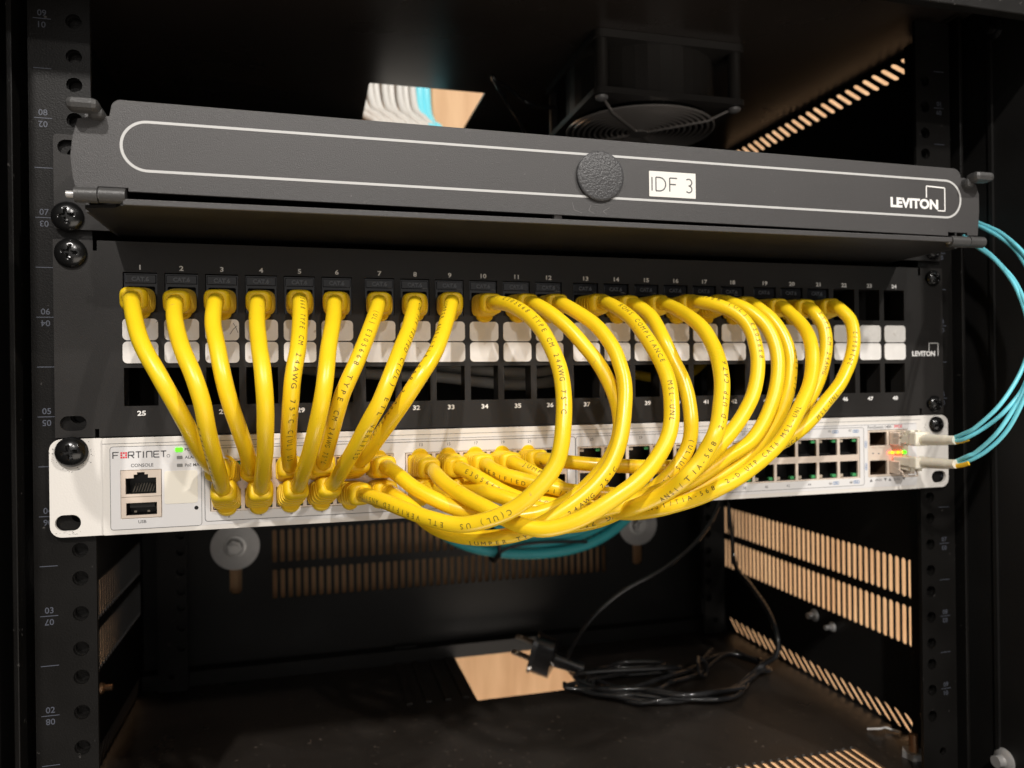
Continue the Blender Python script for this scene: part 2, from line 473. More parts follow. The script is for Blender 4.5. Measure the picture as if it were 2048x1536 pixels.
# mounting rails with holes and unit numbers
def zc(k): return (k-.5)*U
def rail(sx, yf, numbers):
    m = MB()
    a, b = (226.0, 251.0)
    if yf > 100: a, b = (228.0, 250.0)
    xa, xb = sorted((sx*a, sx*b))
    holes = []
    for k in range(1, 10):
        for d in (-15.875, 0, 15.875):
            holes.append(circle(sx*232.55, zc(k)+d, 3.35, 14))
    holes.append(circle(sx*240, -16, 2.4, 12))
    m.prism(rrect(xa, xb, -28, 430), holes, yf, yf+2.2, XZ)
    x0, x1 = sorted((sx*b, sx*(b-2)))
    m.box(x0, x1, yf+2.2, yf+34, -28, 430)
    for k in range(1, 10):                       # threaded collars behind the holes
        for d in (-15.875, 0, 15.875):
            m.prism(circle(sx*232.55, zc(k)+d, 4.4, 14), [circle(sx*232.55, zc(k)+d, 3.0, 14)], yf+2.2, yf+5.0, XZ)
            m.prism(circle(sx*232.55, zc(k)+d, 4.2, 14), [], yf+5.02, yf+6.0, XZ)
    r = m.build('mounting_rail', 'rail', cab)
    if numbers:
        t = MB(); X = sx*245.2 if sx < 0 else 242.8
        for k in range(1, 10):
            n1, n2 = f'{k:02d}', f'{10-k:02d}'
            if sx > 0: n1, n2 = n2, n1
            t.text(n1, X, zc(k)+2.6, 3.8, yf-.08, off=.01, rot=PI if False else 0)
            t.text(n2, X, zc(k)-2.8, 3.8, yf-.08, off=.01, rot=PI)
            t.line([(X-3.6, zc(k)), (X+3.6, zc(k))], .35, yf-.08)
            t.line([(X-3.6, zc(k)+U/2), (X+3.6, zc(k)+U/2)], .35, yf-.08)
        t.build('unit_numbers', 'railink', r)
M['railink'] = mat('rail_number_ink', (0.07, 0.078, 0.10), .5)
rail(-1, 0, True); rail(1, 0, True); rail(-1, 268, False); rail(1, 268, False)
# carriage bolts on the side wall and thin screws
def side_bolt(x, y, z, r, name='carriage_bolt', mt='zinc'):
    b = MB(); s = -1 if x > 0 else 1
    b.revolve([(r, 0), (r, .8), (r*.8, 2.0), (r*.4, 2.7), (0, 2.9)], (x, y, z), (s, 0, 0), 24)
    b.cyl((x+s*2.6, y, z), (s, 0, 0), r*.5, 4.5, 14)
    b.build(name, mt, cab)
side_bolt(XS-.1, -17, 420.7, 6, mt='screw'); side_bolt(XS-.1, -17.6, -17, 7, mt='zinc')
side_bolt(XS-.1, 158, 18.5, 5, mt='zinc'); side_bolt(XS-.1, 136, 15.5, 4, mt='zinc')
side_bolt(-XS+.1, 175, 14, 4, mt='copper')
b = MB(); b.cyl((247, 31, ZF), (0, 0, 1), 7.5, 4, 6, smooth=False)
for i in range(9): b.cyl((247, 31, ZF+4+i*1.2), (0, 0, 1), 3.0, .7, 14, mi=1); b.cyl((247, 31, ZF+4.6+i*1.2), (0, 0, 1), 2.5, .7, 14, mi=1)
b.build('threaded_stud', ['zinc', 'copper'], cab, label='short threaded stud with a nut standing on the cabinet floor')
# hinge block near the floor opening
b = MB(); b.box(-62, -42, 298, 303, ZF+8, ZF+14, c=.6); b.cyl((-60, 297, ZF+4), (0, -1, 0), 2.4, 2, 12, mi=1); b.cyl((-43, 297, ZF+4), (0, -1, 0), 2.4, 2, 12, mi=1)
b.build('knockout_clip', ['rail', 'copper'], cab)

# ---------------------------------------------------------------- screw with cross recess
def screw_mb(c, r=6.4, h=3.6, rot=0.3, rr=3.4):
    m = MB(); nr, na = 14, 48; vs = []; cx, cy, cz = c
    for i in range(nr+1):
        q = r*i/nr
        for j in range(na):
            a = 2*PI*j/na
            x, z = q*math.cos(a), q*math.sin(a)
            hh = h*math.sqrt(max(0, 1-(q/(r*1.04))**2))
            xr, zr = x*math.cos(rot)+z*math.sin(rot), -x*math.sin(rot)+z*math.cos(rot)
            arm = min(abs(xr), abs(zr))
            if arm < .62 and max(abs(xr), abs(zr)) < rr:
                hh -= 1.5*(1-(max(abs(xr), abs(zr))/rr)**3)
            vs.append((cx+x, cy-hh, cz+z))
    fs = [(i*na+j, i*na+(j+1) % na, (i+1)*na+(j+1) % na, (i+1)*na+j) for i in range(nr) for j in range(na)]
    m.add(vs, fs, 0, True)
    m.cyl((cx, cy+.4, cz), (0, -1, 0), r, .9, na)
    return m

# ---------------------------------------------------------------- patch panel
def panX(n): return -206.0+(n-1)*17.52+3.018*((n-1)//6)
pp = thing('patch_panel', 'black forty eight port patch panel with white label windows and numbered openings', 'patch panel', (0, 0, 190.5))
hs = []
for n in range(1, 25):
    x = panX(n)
    hs.append(rrect(x-7.2, x+7.2, 247.0, 265.2)); hs.append(rrect(x-7.2, x+7.2, 204.2, 221.6))
for sx in (-1, 1):
    hs.append(obround(sx*234-5.4, sx*234+5.4, 193.6, 200.2, 5)); hs.append(obround(sx*234-5.4, sx*234+5.4, 269.8, 276.4, 5))
out = [(-241.3, 190.6), (-225.3, 190.6), (-225.3, 194.2), (-223.6, 194.2), (-223.6, 190.6), (223.6, 190.6), (223.6, 194.2), (225.3, 194.2), (225.3, 190.6), (241.3, 190.6),
       (241.3, 279.1), (225.3, 279.1), (225.3, 274.5), (223.6, 274.5), (223.6, 279.1), (-223.6, 279.1), (-223.6, 274.5), (-225.3, 274.5), (-225.3, 279.1), (-241.3, 279.1)]
m = MB(); m.prism(out, hs, -2.4, -.4, XZ)
m.build('faceplate', 'panel', pp)
m = MB()                                                            # keystone frames behind the openings
hs2 = []
for n in range(1, 25):
    x = panX(n); hs2 += [rrect(x-7.6, x+7.6, 246.6, 265.6), rrect(x-7.6, x+7.6, 203.8, 222.0)]
m.prism(rrect(-218, 218, 198, 270), hs2, -.4, 9.5, XZ)
m.box(-222, 222, -.4, 40, 189.8+1, 192.0); m.box(-222, 222, -.4, 40, 277.0, 278.6)
m.build('jack_frame', 'panel', pp)
tile = None
for n in range(1, 25):
    for z in (239.1, 228.6):
        if tile is None:
            q = MB(); q.prism(rrect(-7.45, 7.45, -4.95, 4.95, 2.0, 5), [], -3.0, -2.3, XZ)
            tile = q.build('label_window', 'tile', pp); tl = tile; 
        else:
            tl = tile.copy(); COL.objects.link(tl); tl.parent = pp
        tl.location = Vector((panX(n), 0, z))*S-world_loc(pp)
m = MB()
for n in range(1, 25):
    m.text(str(n), panX(n)+.1, 267.5, 3.05, -2.48, off=.028, sx=1.22)
m.build('upper_numbers', 'white', pp)
m = MB()
for n in range(1, 25): m.text(str(n+24), panX(n), 200.9, 3.05, -2.48, off=.028, sx=1.22)
m.build('lower_numbers', 'white', pp)
m = MB()
m.text('LEVITON', 227, 227.4, 4.0, -2.48, off=.045, sx=1.05)
m.line([(231, 229.2), (231, 233.6), (237.6, 233.6), (237.6, 226)], .45, -2.48)
m.build('maker_lettering', 'white', pp)
m = MB()
for (x, z, l, a) in ((-198, 243, 3, .5), (-196, 236, 2, 2.2), (-180, 244, 4, 2.0), (-166, 239, 5, .9), (-165, 240, 5, 2.0), (-163, 238, 4, 1.4)):
    m.line([(x-l/2*math.cos(a), z-l/2*math.sin(a)), (x, z+.5), (x+l/2*math.cos(a), z+l/2*math.sin(a))], .22, -3.06)
m.build('pen_marks', 'grime', pp)
for sx, z, dx in ((-1, 273.0, 0), (1, 273.0, 0), (1, 197.0, 0)):
    screw_mb((sx*234, -2.6, z), rot=.4+sx*.5, r=6.6 if sx < 0 else 4.8).build('mounting_screw', 'screw', pp)
jack = None
for n in range(1, 22):
    if jack is None:
        q = MB(); q.prism(rrect(-7.0, 7.0, -8.8, 8.8), [rrect(-6.1, 6.1, -6.6, 3.0, .6, 2)], -.9, 12, XZ)
        q.box(-6.6, 6.6, -1.5, -.8, 4.3, 8.3, c=.25)
        q.box(-6.1, 6.1, 10, 11.5, -6.6, 3.0, mi=1)
        q.text('CAT.6', 0, 6.3, 2.7, -1.6, mi=2, off=.05, sx=1.0)
        jk = jack = q.build('keystone_jack', ['jack', 'dark', 'emboss'], pp)
    else:
        jk = jack.copy(); COL.objects.link(jk); jk.parent = pp
    jk.location = Vector((panX(n), random.uniform(-.4, .3), 256.0))*S-world_loc(pp)

# ---------------------------------------------------------------- network switch
sw = thing('network_switch', 'slim warm white network switch with rows of cable ports and a small console panel', 'network switch', (0, 0, 146.3))
Z0, Z1 = 146.3, 190.0
FY = -4.5
def swX(n):
    c = (n-1)//2; return -169.6+90.4*(c//6)+14.0*(c % 6)
for sx in (-1, 1):
    e = rrect(-243.6, -222.2, Z0, Z1, 0)
    pts = []
    for cx, cz_, a in ((-243.6+5, Z0+5, PI), (-243.6+5, Z1-5, PI/2)):
        arc = [(cx+5*math.cos(a+PI/2*i/6), cz_+5*math.sin(a+PI/2*i/6)) for i in range(7)]
        pts.append(arc)
    poly = [(-222.2, Z1)]+pts[1]+pts[0]+[(-222.2, Z0)]
    hole1 = obround(-240.6, -230.4, 180.6, 188.0, 6)
    hole2 = obround(-241.6, -231.2, 149.0, 156.2, 6)
    if sx > 0:
        poly = [(-x, z) for x, z in poly]; hole1 = [(-x, z) for x, z in hole1]; hole2 = [(-x, z) for x, z in hole2]
    m = MB(); m.prism(poly, [hole1, hole2], -3.2, -1.4, XZ)
    ear = m.build('rack_ear', 'switch', sw, bevel=.3)
    g = MB(); rnd = random.Random(3+sx)
    for _ in range(70):
        a = rnd.uniform(PI*.9, 2.05*PI) if rnd.random() < .7 else rnd.uniform(0, 2*PI); r = rnd.uniform(6.0, 8.8)
        x, z = sx*234.2+r*math.cos(a)*1.1, 184.0+r*math.sin(a)
        if z > Z1-.6 or z < Z0: continue
        s_ = rnd.uniform(.08, .28)
        g.add([(x-s_, -3.24, z-s_*.6), (x+s_, -3.24, z-s_*.3), (x+s_*.4, -3.24, z+s_)], [(0, 1, 2)])
    g.build('paint_scuffs', 'grime', ear); g = MB()
    for _ in range(22):
        x, z = sx*236.4+rnd.uniform(-6, 5), 147.4+rnd.uniform(0, 1.5); s_ = rnd.uniform(.1, .3)
        g.add([(x-s_, -3.24, z-s_*.3), (x+s_, -3.24, z-s_*.3), (x, -3.24, z+s_*.5)], [(0, 1, 2)])
    g.build('paint_scuffs', 'grime', ear)
    screw_mb((sx*234.4, -3.4, 184.3), r=6.7 if sx < 0 else 4.9, h=5 if sx < 0 else 3.4, rot=.2).build('mounting_screw', 'screw', sw)
hs = [rrect(-214.6, -197.6, 153.4, 175.2)]
for g in range(4):
    x0 = -169.6+90.4*g-7.3
    hs.append(rrect(x0, x0+84.6, 154.5, 178.6))
hs.append(rrect(184.6, 212.6, 154.6, 182.2))
m = MB()
m.prism(rrect(-222.0, 222.0, Z0, Z1, .6, 2), hs, FY, FY+1.5, XZ)
m.build('faceplate', 'switch', sw, bevel=.25)
m = MB(); m.box(-220, 220, FY+18, 215, Z0+.4, Z1-.4); m.build('chassis', 'switch', sw)
# the raised metal bands above and below, and the grey decal sheet
m = MB()
hd = [rrect(-214.8, -197.4, 153.2, 175.4)]+[rrect(-169.6+90.4*g-7.5, -169.6+90.4*g+77.5, 154.3, 178.8) for g in range(4)]+[rrect(184.4, 212.8, 154.4, 182.4)]
m.prism(rrect(-218.8, 219.0, 148.6, 186.0, 1.2, 3), hd, FY-.12, FY+.01, XZ)
decal = m.build('printed_decal', 'decal', sw)
t = MB(); Y = FY-.17
def rl(x0, x1, z0, z1, wd=.22, r=1.2, mi=0):
    l = rrect(x0, x1, z0, z1, r, 3); t.line(l+[l[0]], wd, Y, mi)
rl(-218.8, -180.6, 148.6, 186.0, .2)
rl(-179.2, 2.6, 150.2, 184.0, .28); rl(2.9, 181.6, 150.2, 184.0, .22)
t.line([(-222, 187.4), (222, 187.6)], .22, FY-.03)
t.line([(-179, 185.2), (219, 185.4)], .18, Y)
for n in range(1, 49):
    x = swX(n)
    t.text(str(n), x+(.6 if n % 2 else .8), 182.5 if n % 2 else 152.3, 2.15, Y, off=.0)
    if n > 44: 
        xx = x+4.6; zz = 182.0 if n % 2 else 152.3
        for dx in (-1.2, 0, 1.2):
            c = circle(xx+dx, zz, .8, 10); t.line(c+[c[0]], .3, Y, 2)
for zz in (174, 161):
    for dz in (-1.2, 0, 1.2):
        c = circle(183.0, zz+dz, .7, 10); t.line(c+[c[0]], .28, Y, 2)
t.text('CONSOLE', -205.6, 177.4, 2.1, Y, off=.015, sx=.98)
t.text('USB', -205.8, 151.8, 2.0, Y, off=.01)
t.text('POWER', -187.6, 183.9, 1.9, Y, off=.015, align='L')
t.text('ALARM', -187.6, 180.3, 1.9, Y, off=.015, align='L')
t.text('PoE MAX', -187.6, 176.7, 1.9, Y, off=.015, align='L')
t.text('FortiSwitch 148F-', 184.5, 184.0, 2.4, Y, off=.01, align='L')
t.text('FPOE', 203.2, 184.1, 2.5, Y, mi=1, off=.02, align='L')
t.text('FPOE', .4, 185.0, 2.6, Y, mi=1, off=.03, align='R')
t.text('F', 187.0, 152.6, .01, Y)
for x in (186.4, 199.6):
    t.add([(x-1, Y, 151.9), (x+1, Y, 151.9), (x, Y, 153.7)], [(0, 1, 2)]); t.add([(x+9, Y, 153.7), (x+11, Y, 153.7), (x+10, Y, 151.9)], [(0, 1, 2)])
t.text('49/50', 191.5, 152.8, 2.0, Y); t.text('51/52', 204.7, 152.8, 2.0, Y)
# FORTINET word mark from strokes
def strokes(segs, x0, z0, w_, h_, wd, mi):
    for pl in segs: t.line([(x0+a*w_, z0+b*h_) for a, b in pl], wd, Y, mi)
LX = -217.6; LW = 2.35; LG = 3.02; LZ = 180.7; LH = 2.9
def L_(i): return LX+i*LG
strokes([[(0, 0), (0, 1)], [(0, .96), (1, .96)], [(0, .5), (.85, .5)]], L_(0), LZ, LW, LH, .5, 0)
for (a, b) in ((0, 0), (0, 1), (0, 2), (1, 0), (1, 2), (2, 0), (2, 1), (2, 2)):
    x0 = L_(1)+.05+a*.98; z0 = LZ+b*1.0
    q = rrect(x0, x0+.8, z0, z0+.82, .18 if (a != 1 and b != 1) else .02, 2); t.add([XZ(p[0], p[1], Y) for p in q], [tuple(range(len(q)))], 1)
X2 = L_(2)+.3
strokes([[(0, 0), (0, 1)], [(0, .96), (.95, .96), (.95, .45), (0, .45)], [(.5, .45), (1, 0)]], X2, LZ, LW, LH, .5, 0)
strokes([[(0, .96), (1, .96)], [(.5, 1), (.5, 0)]], L_(3)+.3, LZ, LW, LH, .5, 0)
strokes([[(0, 0), (0, 1)]], L_(4)+.5, LZ, LW, LH, .55, 0)
strokes([[(0, 0), (0, .96), (.95, .96), (.95, 0)]], L_(4)+1.8, LZ, LW, LH, .5, 0)
strokes([[(1, .04), (0, .04), (0, .96), (1, .96)], [(0, .5), (.9, .5)]], L_(5)+1.8, LZ, LW, LH, .5, 0)
strokes([[(0, .96), (1, .96)], [(.5, 1), (.5, 0)]], L_(6)+1.7, LZ, LW, LH, .5, 0)
c = circle(L_(7)+1.9, LZ+.5, .65, 12); t.line(c+[c[0]], .2, Y)
t.build('printed_lettering', ['grey_ink', 'red_ink', 'blue_ink'], decal)
# blank white sticker, reset hole, status lamps
m = MB(); m.prism(rrect(-196.4, -182.3, 159.2, 174.2, 1.0, 3), [], FY-.3, FY-.12, XZ)
m.build('blank_sticker', 'sticker', sw)
m = MB(); m.cyl((-182.9, FY-.16, 156.8), (0, -1, 0), .9, .06, 14); m.build('reset_hole', 'dark', sw)
m = MB(); m.prism(rrect(-191.6, -188.4, 182.9, 184.8, .5, 3), [], FY-.5, FY-.1, XZ); m.build('power_light', 'led_green', sw, label='lit green power light')
for z in (180.3, 176.7):
    m = MB(); m.prism(rrect(-191.0, -188.6, z-.7, z+.7, .2, 2), [], FY-.35, FY-.1, XZ); m.build('status_light', 'lens_grey', sw)
# console and usb ports
m = MB()
Tn = [(-212.6, 164.4), (-199.8, 164.4), (-199.8, 171.6), (-203.2, 171.6), (-203.2, 173.2), (-204.6, 173.2), (-204.6, 174.2), (-207.8, 174.2), (-207.8, 173.2), (-209.2, 173.2), (-209.2, 171.6), (-212.6, 171.6)]
m.prism(rrect(-214.4, -197.8, 163.2, 175.1), [Tn], FY-.3, FY+.8, XZ)
m.prism(rrect(-213.2, -199.2, 163.8, 174.6), [], FY+9, FY+10, XZ, 1)
m.prism(rrect(-213.6, -198.8, 163.6, 174.8), [Tn], FY+.8, FY+9, XZ, 1)
for i in range(8):
    x = -210.4+i*1.16+.4
    m.add([(x, FY+1.2, 165.0), (x+.5, FY+1.2, 165.0), (x+.9, FY+6, 168.6), (x+.4, FY+6, 168.6)], [(0, 1, 2, 3)], 2)
m.build('console_port', ['shield', 'dark', 'pin'], sw)
m = MB()
m.prism(rrect(-214.4, -197.8, 153.6, 163.0), [rrect(-212.4, -199.6, 154.8, 160.4)], FY-.3, FY+.8, XZ)
m.prism(rrect(-213.2, -199.0, 154.2, 161.0), [], FY+8, FY+9, XZ, 1)
m.prism(rrect(-213.2, -199.0, 154.2, 161.0), [rrect(-212.4, -199.6, 154.8, 160.4)], FY+.8, FY+8, XZ, 1)
m.box(-211.2, -200.8, FY+1.5, FY+8, 158.0, 159.8, mi=1)
m.box(-209.3, -208.2, FY+.9, FY+2, 155.9, 156.7, mi=2); m.box(-203.8, -202.7, FY+.9, FY+2, 155.9, 156.7, mi=2)
m.build('usb_port', ['shield', 'dark', 'pin'], sw)
# ethernet ports
def port_mb(up):
    q = MB(); s = 1 if up else -1
    z0, z1 = (-5.68, 6.2) if up else (-6.2, 5.68)
    h0, h1 = (-3.9, 5.6) if up else (-5.6, 3.9)
    q.prism(rrect(-7.0, 7.0, z0, z1), [rrect(-6.15, 6.15, h0, h1, .3, 2)], -.1, 1.0, XZ)
    q.prism(rrect(-6.8, 6.8, z0+.2, z1-.2), [rrect(-6.3, 6.3, h0-.1, h1+.1)], 1.02, 9, XZ, 1)
    q.box(-6.4, 6.4, 8.5, 9.2, h0-.2, h1+.2, mi=1)
    zl = sorted((s*3.5, s*5.3))
    q.box(-5.9, -3.3, .9, 3, zl[0], zl[1], mi=3, c=.2)
    q.box(3.3, 5.9, .9, 3, zl[0], zl[1], mi=2, c=.2)
    zz = sorted((s*-3.85, s*-2.9)); 
    q.box(-4.4, 4.4, 4.0, 8, zz[0], zz[1], mi=1)
    return q
proto = {}
for n in range(1, 49):
    up = n % 2
    if up not in proto:
        pt = port_mb(up).build('ethernet_port', ['shield', 'dark', 'lens_green', 'lens_clear'], sw); proto[up] = pt
    else:
        pt = proto[up].copy(); COL.objects.link(pt); pt.parent = sw
    pt.location = Vector((swX(n), FY+.4, 172.2 if up else 160.8))*S-world_loc(sw)
# cages for the fibre modules
m = MB()
cg = [rrect(186.0, 198.0, 173.0, 181.0), rrect(199.6, 211.4, 173.0, 181.0), rrect(186.0, 198.0, 155.8, 164.2), rrect(199.6, 211.4, 155.8, 164.2)]
m.prism(rrect(184.8, 212.4, 154.8, 182.0), cg, FY+.2, FY+1.4, XZ)
m.prism(rrect(184.8, 212.4, 154.8, 182.0), cg, FY+1.42, FY+16, XZ, 2)
m.box(185, 212, FY+16, FY+17, 155, 181.8, mi=1)
for x in (189, 194):
    for z in (172.2, 164.9): m.box(x-1.6, x+1.6, FY-.2, FY+.4, z-.25, z+.25)
m.build('fibre_cage', ['shield', 'dark', 'cage'], sw)
# link lights between the cages, plus extra red discs added to redden nearby metal
m = MB()
for x, mi in ((199.6, 1), (201.6, 2), (203.6, 1), (205.6, 2), (207.4, 1)): m.cyl((x, FY+.3, 168.6), (0, -1, 0), .85, .7, 12, mi=mi)
m.cyl((209.9, FY+.3, 168.6), (0, -1, 0), 1.0, 1.4, 12, mi=0)
m.build('link_light', ['led_green', 'led_red', 'led_amber'], sw, label='lit red, amber and green link lights between the fibre cages, extra reds added for glow')
t = MB()
for x in (188.2, 192.2):
    z = 168.4; d = .8 if x > 190 else -.8
    t.add([(x-.8, FY+.1, z-d/2), (x+.8, FY+.1, z-d/2), (x, FY+.1, z+d/2)], [(0, 1, 2)])
t.build('cage_arrows', 'grey_ink', sw)

# ---------------------------------------------------------------- fibre modules and aqua fibre cables
for z, w_ in ((177.0, 'upper'), (160.2, 'lower')):
    th = thing('fibre_module', f'small metal transceiver module in the {w_} right cage of the white switch', 'transceiver', (205.5, 0, z), 'transceiver modules in the switch')
    m = MB(); m.prism(rrect(200.0, 211.0, z-3.8, z+3.8, .5, 2), [rrect(201.0, 205.3, z-2.6, z+2.4), rrect(206.0, 210.2, z-2.6, z+2.4)], FY-7, FY+12, XZ)
    m.box(201, 210, FY+4, FY+5, z-3, z+3, mi=1)
    m.build('module_body', ['shield', 'dark'], th)
    m = MB(); s_ = 1 if z > 170 else -1
    m.tube([(200.4, FY-3, z), (200.4, FY-9, z+s_*2), (200.6, FY-10, z+s_*4.6), (210.4, FY-10, z+s_*4.6), (210.6, FY-9, z+s_*2), (210.6, FY-3, z)], .55, 8)
    m.build('bail_latch', 'shield', th)
FIB = [[(206.1, -43.0, 179.3), (206.0, -52.0, 182.8), (207.0, -58.0, 186.3), (212.5, -66.0, 196.7), (220.5, -68.0, 207.7), (227.9, -68.0, 218.8), (233.7, -66.0, 229.1), (237.9, -62.0, 239.9), (241.6, -56.0, 251.3), (243.1, -50.0, 262.4), (245.3, -42.0, 271.8), (245.4, -34.0, 280.7), (247.6, -22.0, 288.9), (255.0, -8.0, 295.3), (266.0, 10.0, 302.9)],
[(206.8, -43.0, 177.9), (205.9, -52.0, 179.9), (211.0, -60.0, 186.3), (215.1, -68.0, 194.9), (225.4, -70.0, 207.6), (233.3, -68.0, 223.8), (239.9, -62.0, 240.0), (242.3, -56.0, 254.0), (244.8, -48.0, 266.0), (245.8, -40.0, 274.7), (245.8, -32.0, 283.1), (248.7, -20.0, 291.1), (255.1, -8.0, 297.1), (266.0, 10.0, 304.1)],
[(207.6, -43.0, 166.4), (207.4, -52.0, 170.5), (208.9, -56.0, 172.9), (211.0, -66.0, 182.7), (216.7, -70.0, 193.9), (223.1, -72.0, 205.6), (232.2, -72.0, 226.2), (239.0, -68.0, 247.4), (242.3, -62.0, 262.7), (245.0, -54.0, 274.7), (248.9, -44.0, 284.8), (249.2, -34.0, 293.4), (251.4, -20.0, 301.8), (261.6, 0.0, 310.1), (270.3, 14.0, 314.7)],
[(207.9, -43.0, 165.3), (209.1, -52.0, 168.3), (212.2, -60.0, 174.2), (216.3, -68.0, 184.8), (220.7, -74.0, 201.1), (230.7, -76.0, 223.4), (238.2, -72.0, 247.0), (243.3, -64.0, 263.8), (245.1, -56.0, 276.5), (248.0, -46.0, 286.3), (250.3, -34.0, 295.7), (252.5, -20.0, 303.3), (261.7, 0.0, 311.9), (270.3, 14.0, 316.6)]]
def duplex(zc_, strands, label, up):
    th = thing('fibre_patch_cable', label, 'fibre cable', (205.5, -8, zc_), 'aqua fibre patch cables beside the rack')
    m = MB()
    for dx in (-2.6, 2.4):
        m.box(205.4+dx-2.1, 205.4+dx+2.1, -19, -6, zc_-2.6, zc_+2.6, c=.5)
        s = 1 if up else -1
        m.add([(205.4+dx-1.3, -19, zc_+s*2.6), (205.4+dx+1.3, -19, zc_+s*2.6), (205.4+dx+1.3, -8, zc_+s*3.6), (205.4+dx-1.3, -8, zc_+s*3.6),
               (205.4+dx-1.3, -19, zc_+s*5.4), (205.4+dx+1.3, -19, zc_+s*5.4), (205.4+dx+1.3, -11, zc_+s*4.4), (205.4+dx-1.3, -11, zc_+s*4.4)],
              [(0, 1, 2, 3), (4, 5, 6, 7), (0, 1, 5, 4), (1, 2, 6, 5), (2, 3, 7, 6), (3, 0, 4, 7)])
    m.box(200.2, 210.6, -24, -18.4, zc_-3.4, zc_+4.6 if up else zc_+3.2, c=.9)
    m.build('connector', 'ivory', th)
    m = MB(); P = [(205.4, -22.5, zc_+.3), (205.4, -30, zc_+.5), (205.4, -38, zc_+.9), (205.8, -46, zc_+1.5)]
    P = catmull(P, 8); n = len(P); rad = []
    for i in range(n):
        q = i/(n-1)
        rad.append((3.0-.6*q)+(.35 if (i % 2 == 0 and .2 < q < .8) else 0))
    m.tube(P, 3, 18, rad=rad, flat=1.0)
    m.build('strain_relief', 'ivory', th)
    m = MB(); m.tube([(206.0, -45, zc_+.2), (206.6, -50, zc_+1.4), (207.2, -53, zc_+2.6)], 1.2, 10, flat=.6)
    m.build('length_sleeve', 'sleeve', th)
    for k, st in enumerate(strands):
        P = [(204.6+1.6*k, -40, zc_+1.2)]+[tuple(p) for p in st]
        m = MB(); m.tube(catmull(P, 6), 1.08, 12)
        m.build('fibre_strand', 'aqua', th)
duplex(177.2, FIB[:2], 'aqua fibre cable with ivory connector in the upper right cage of the switch', True)
duplex(164.2, FIB[2:], 'aqua fibre cable with ivory connector in the lower right cage of the switch', False)

# ---------------------------------------------------------------- fibre enclosure
fe = thing('fibre_enclosure', 'charcoal fibre enclosure with a white oval line on its door, above the patch panel', 'enclosure', (0, 0, 283))
m = MB()

m.prism([(-201.5, -58.0), (192.5, -58.0), (195, -54), (209, -44), (209, 180), (-216, 180), (-216, -50), (-204, -54)], [], 283.0, 284.4, XY, 1)
m.box(-200.5, 192.0, -59.6, -58.0, 283.0, 285.4, c=.3)
for a, b in ((-217.2, -216), (209, 210.2)): m.box(a, b, -44, 180, 283.0, 326)
m.box(-216, 209, -30, 180, 325, 326.2); m.box(-216, 209, 178, 180, 284, 325)
m.build('housing', ['door', 'panel'], fe)
for sx in (-1, 1):
    m = MB(); a, b = (-240.6, -217.3) if sx < 0 else (210.3, 240.6)
    m.prism(rrect(a, b, 283.6, 326, 1.5, 3), [obround(sx*234-5, sx*234+5, 286.0, 292.6, 5), obround(sx*234-5, sx*234+5, 317, 323.6, 5)], -2.6, -.6, XZ)
    m.build('rack_ear', 'panel', fe)
screw_mb((-235, -2.8, 289.2), rot=.1, r=6.6).build('mounting_screw', 'screw', fe)
screw_mb((234, -2.8, 289.2), rot=.7, r=4.8).build('mounting_screw', 'screw', fe)
DY = -58.0
dl = []
def arc(cx, cy, r, a0, a1, n=6):
    return [(cx+r*math.cos(math.radians(a0+(a1-a0)*i/n)), cy+r*math.sin(math.radians(a0+(a1-a0)*i/n))) for i in range(n+1)]
out = [(-215.6, 289.2)]
out = [(-209.5, 289.2), (-209.5, 289.9), (-198.8, 289.9), (-198.8, 288.6), (190.6, 286.4), (190.6, 288.4), (203, 288.4), (203, 287.2), (209.8, 287.2)]
out += [(210.9, 300), (210.9, 309), (209.0, 314.2)]
out += [(202.0, 317.2)]+arc(194.6, 317.2, 4.6, 0, 90, 5)
out += arc(-201.0, 320.4, 3.6, 90, 180, 5)+[(-205.2, 317.4), (-211, 317.0), (-216.2, 315.6)]
out += [(-218.0, 309), (-218.9, 301), (-218.2, 293), (-217.2, 289.2)]
m = MB(); m.prism(out, [], DY, DY+1.5, XZ)
m.box(-198, 190, DY+1.5, DY+8, 321.0, 322.2)
door = m.build('door', 'door', fe, bevel=.35)
def ring(x0, x1, z0, z1, wd, tilt0, tilt1):
    r = (z1-z0)/2
    o_ = rrect(x0, x1, z0, z1, r*.999, 16); i_ = rrect(x0+wd, x1-wd, z0+wd, z1-wd, (r-wd)*.999, 16)
    def sk(p): return (p[0], p[1]+tilt0+(tilt1-tilt0)*(p[0]-x0)/(x1-x0))
    return [sk(p) for p in o_], [sk(p) for p in i_]
a, b = ring(-201.6, 199.2, 296.2, 316.4, 1.05, .2, -.8)
m = MB(); m.prism(a, [b], DY-.1, DY+.02, XZ); m.build('oval_outline', 'outline', door)
m = MB(); m.revolve([(11.3, 0), (11.3, -1.2), (10.9, -1.6), (10.2, -1.7), (0, -1.8)], (-3.2, DY, 305.9), (0, 1, 0), 56)
m.build('round_catch', 'disc', door)
m = MB(); m.prism(rrect(21.2, 45.0, 298.2, 310.0, .2, 1), [], DY-.22, DY+.02, XZ)
lb = m.build('name_label', 'label', door)
m = MB()
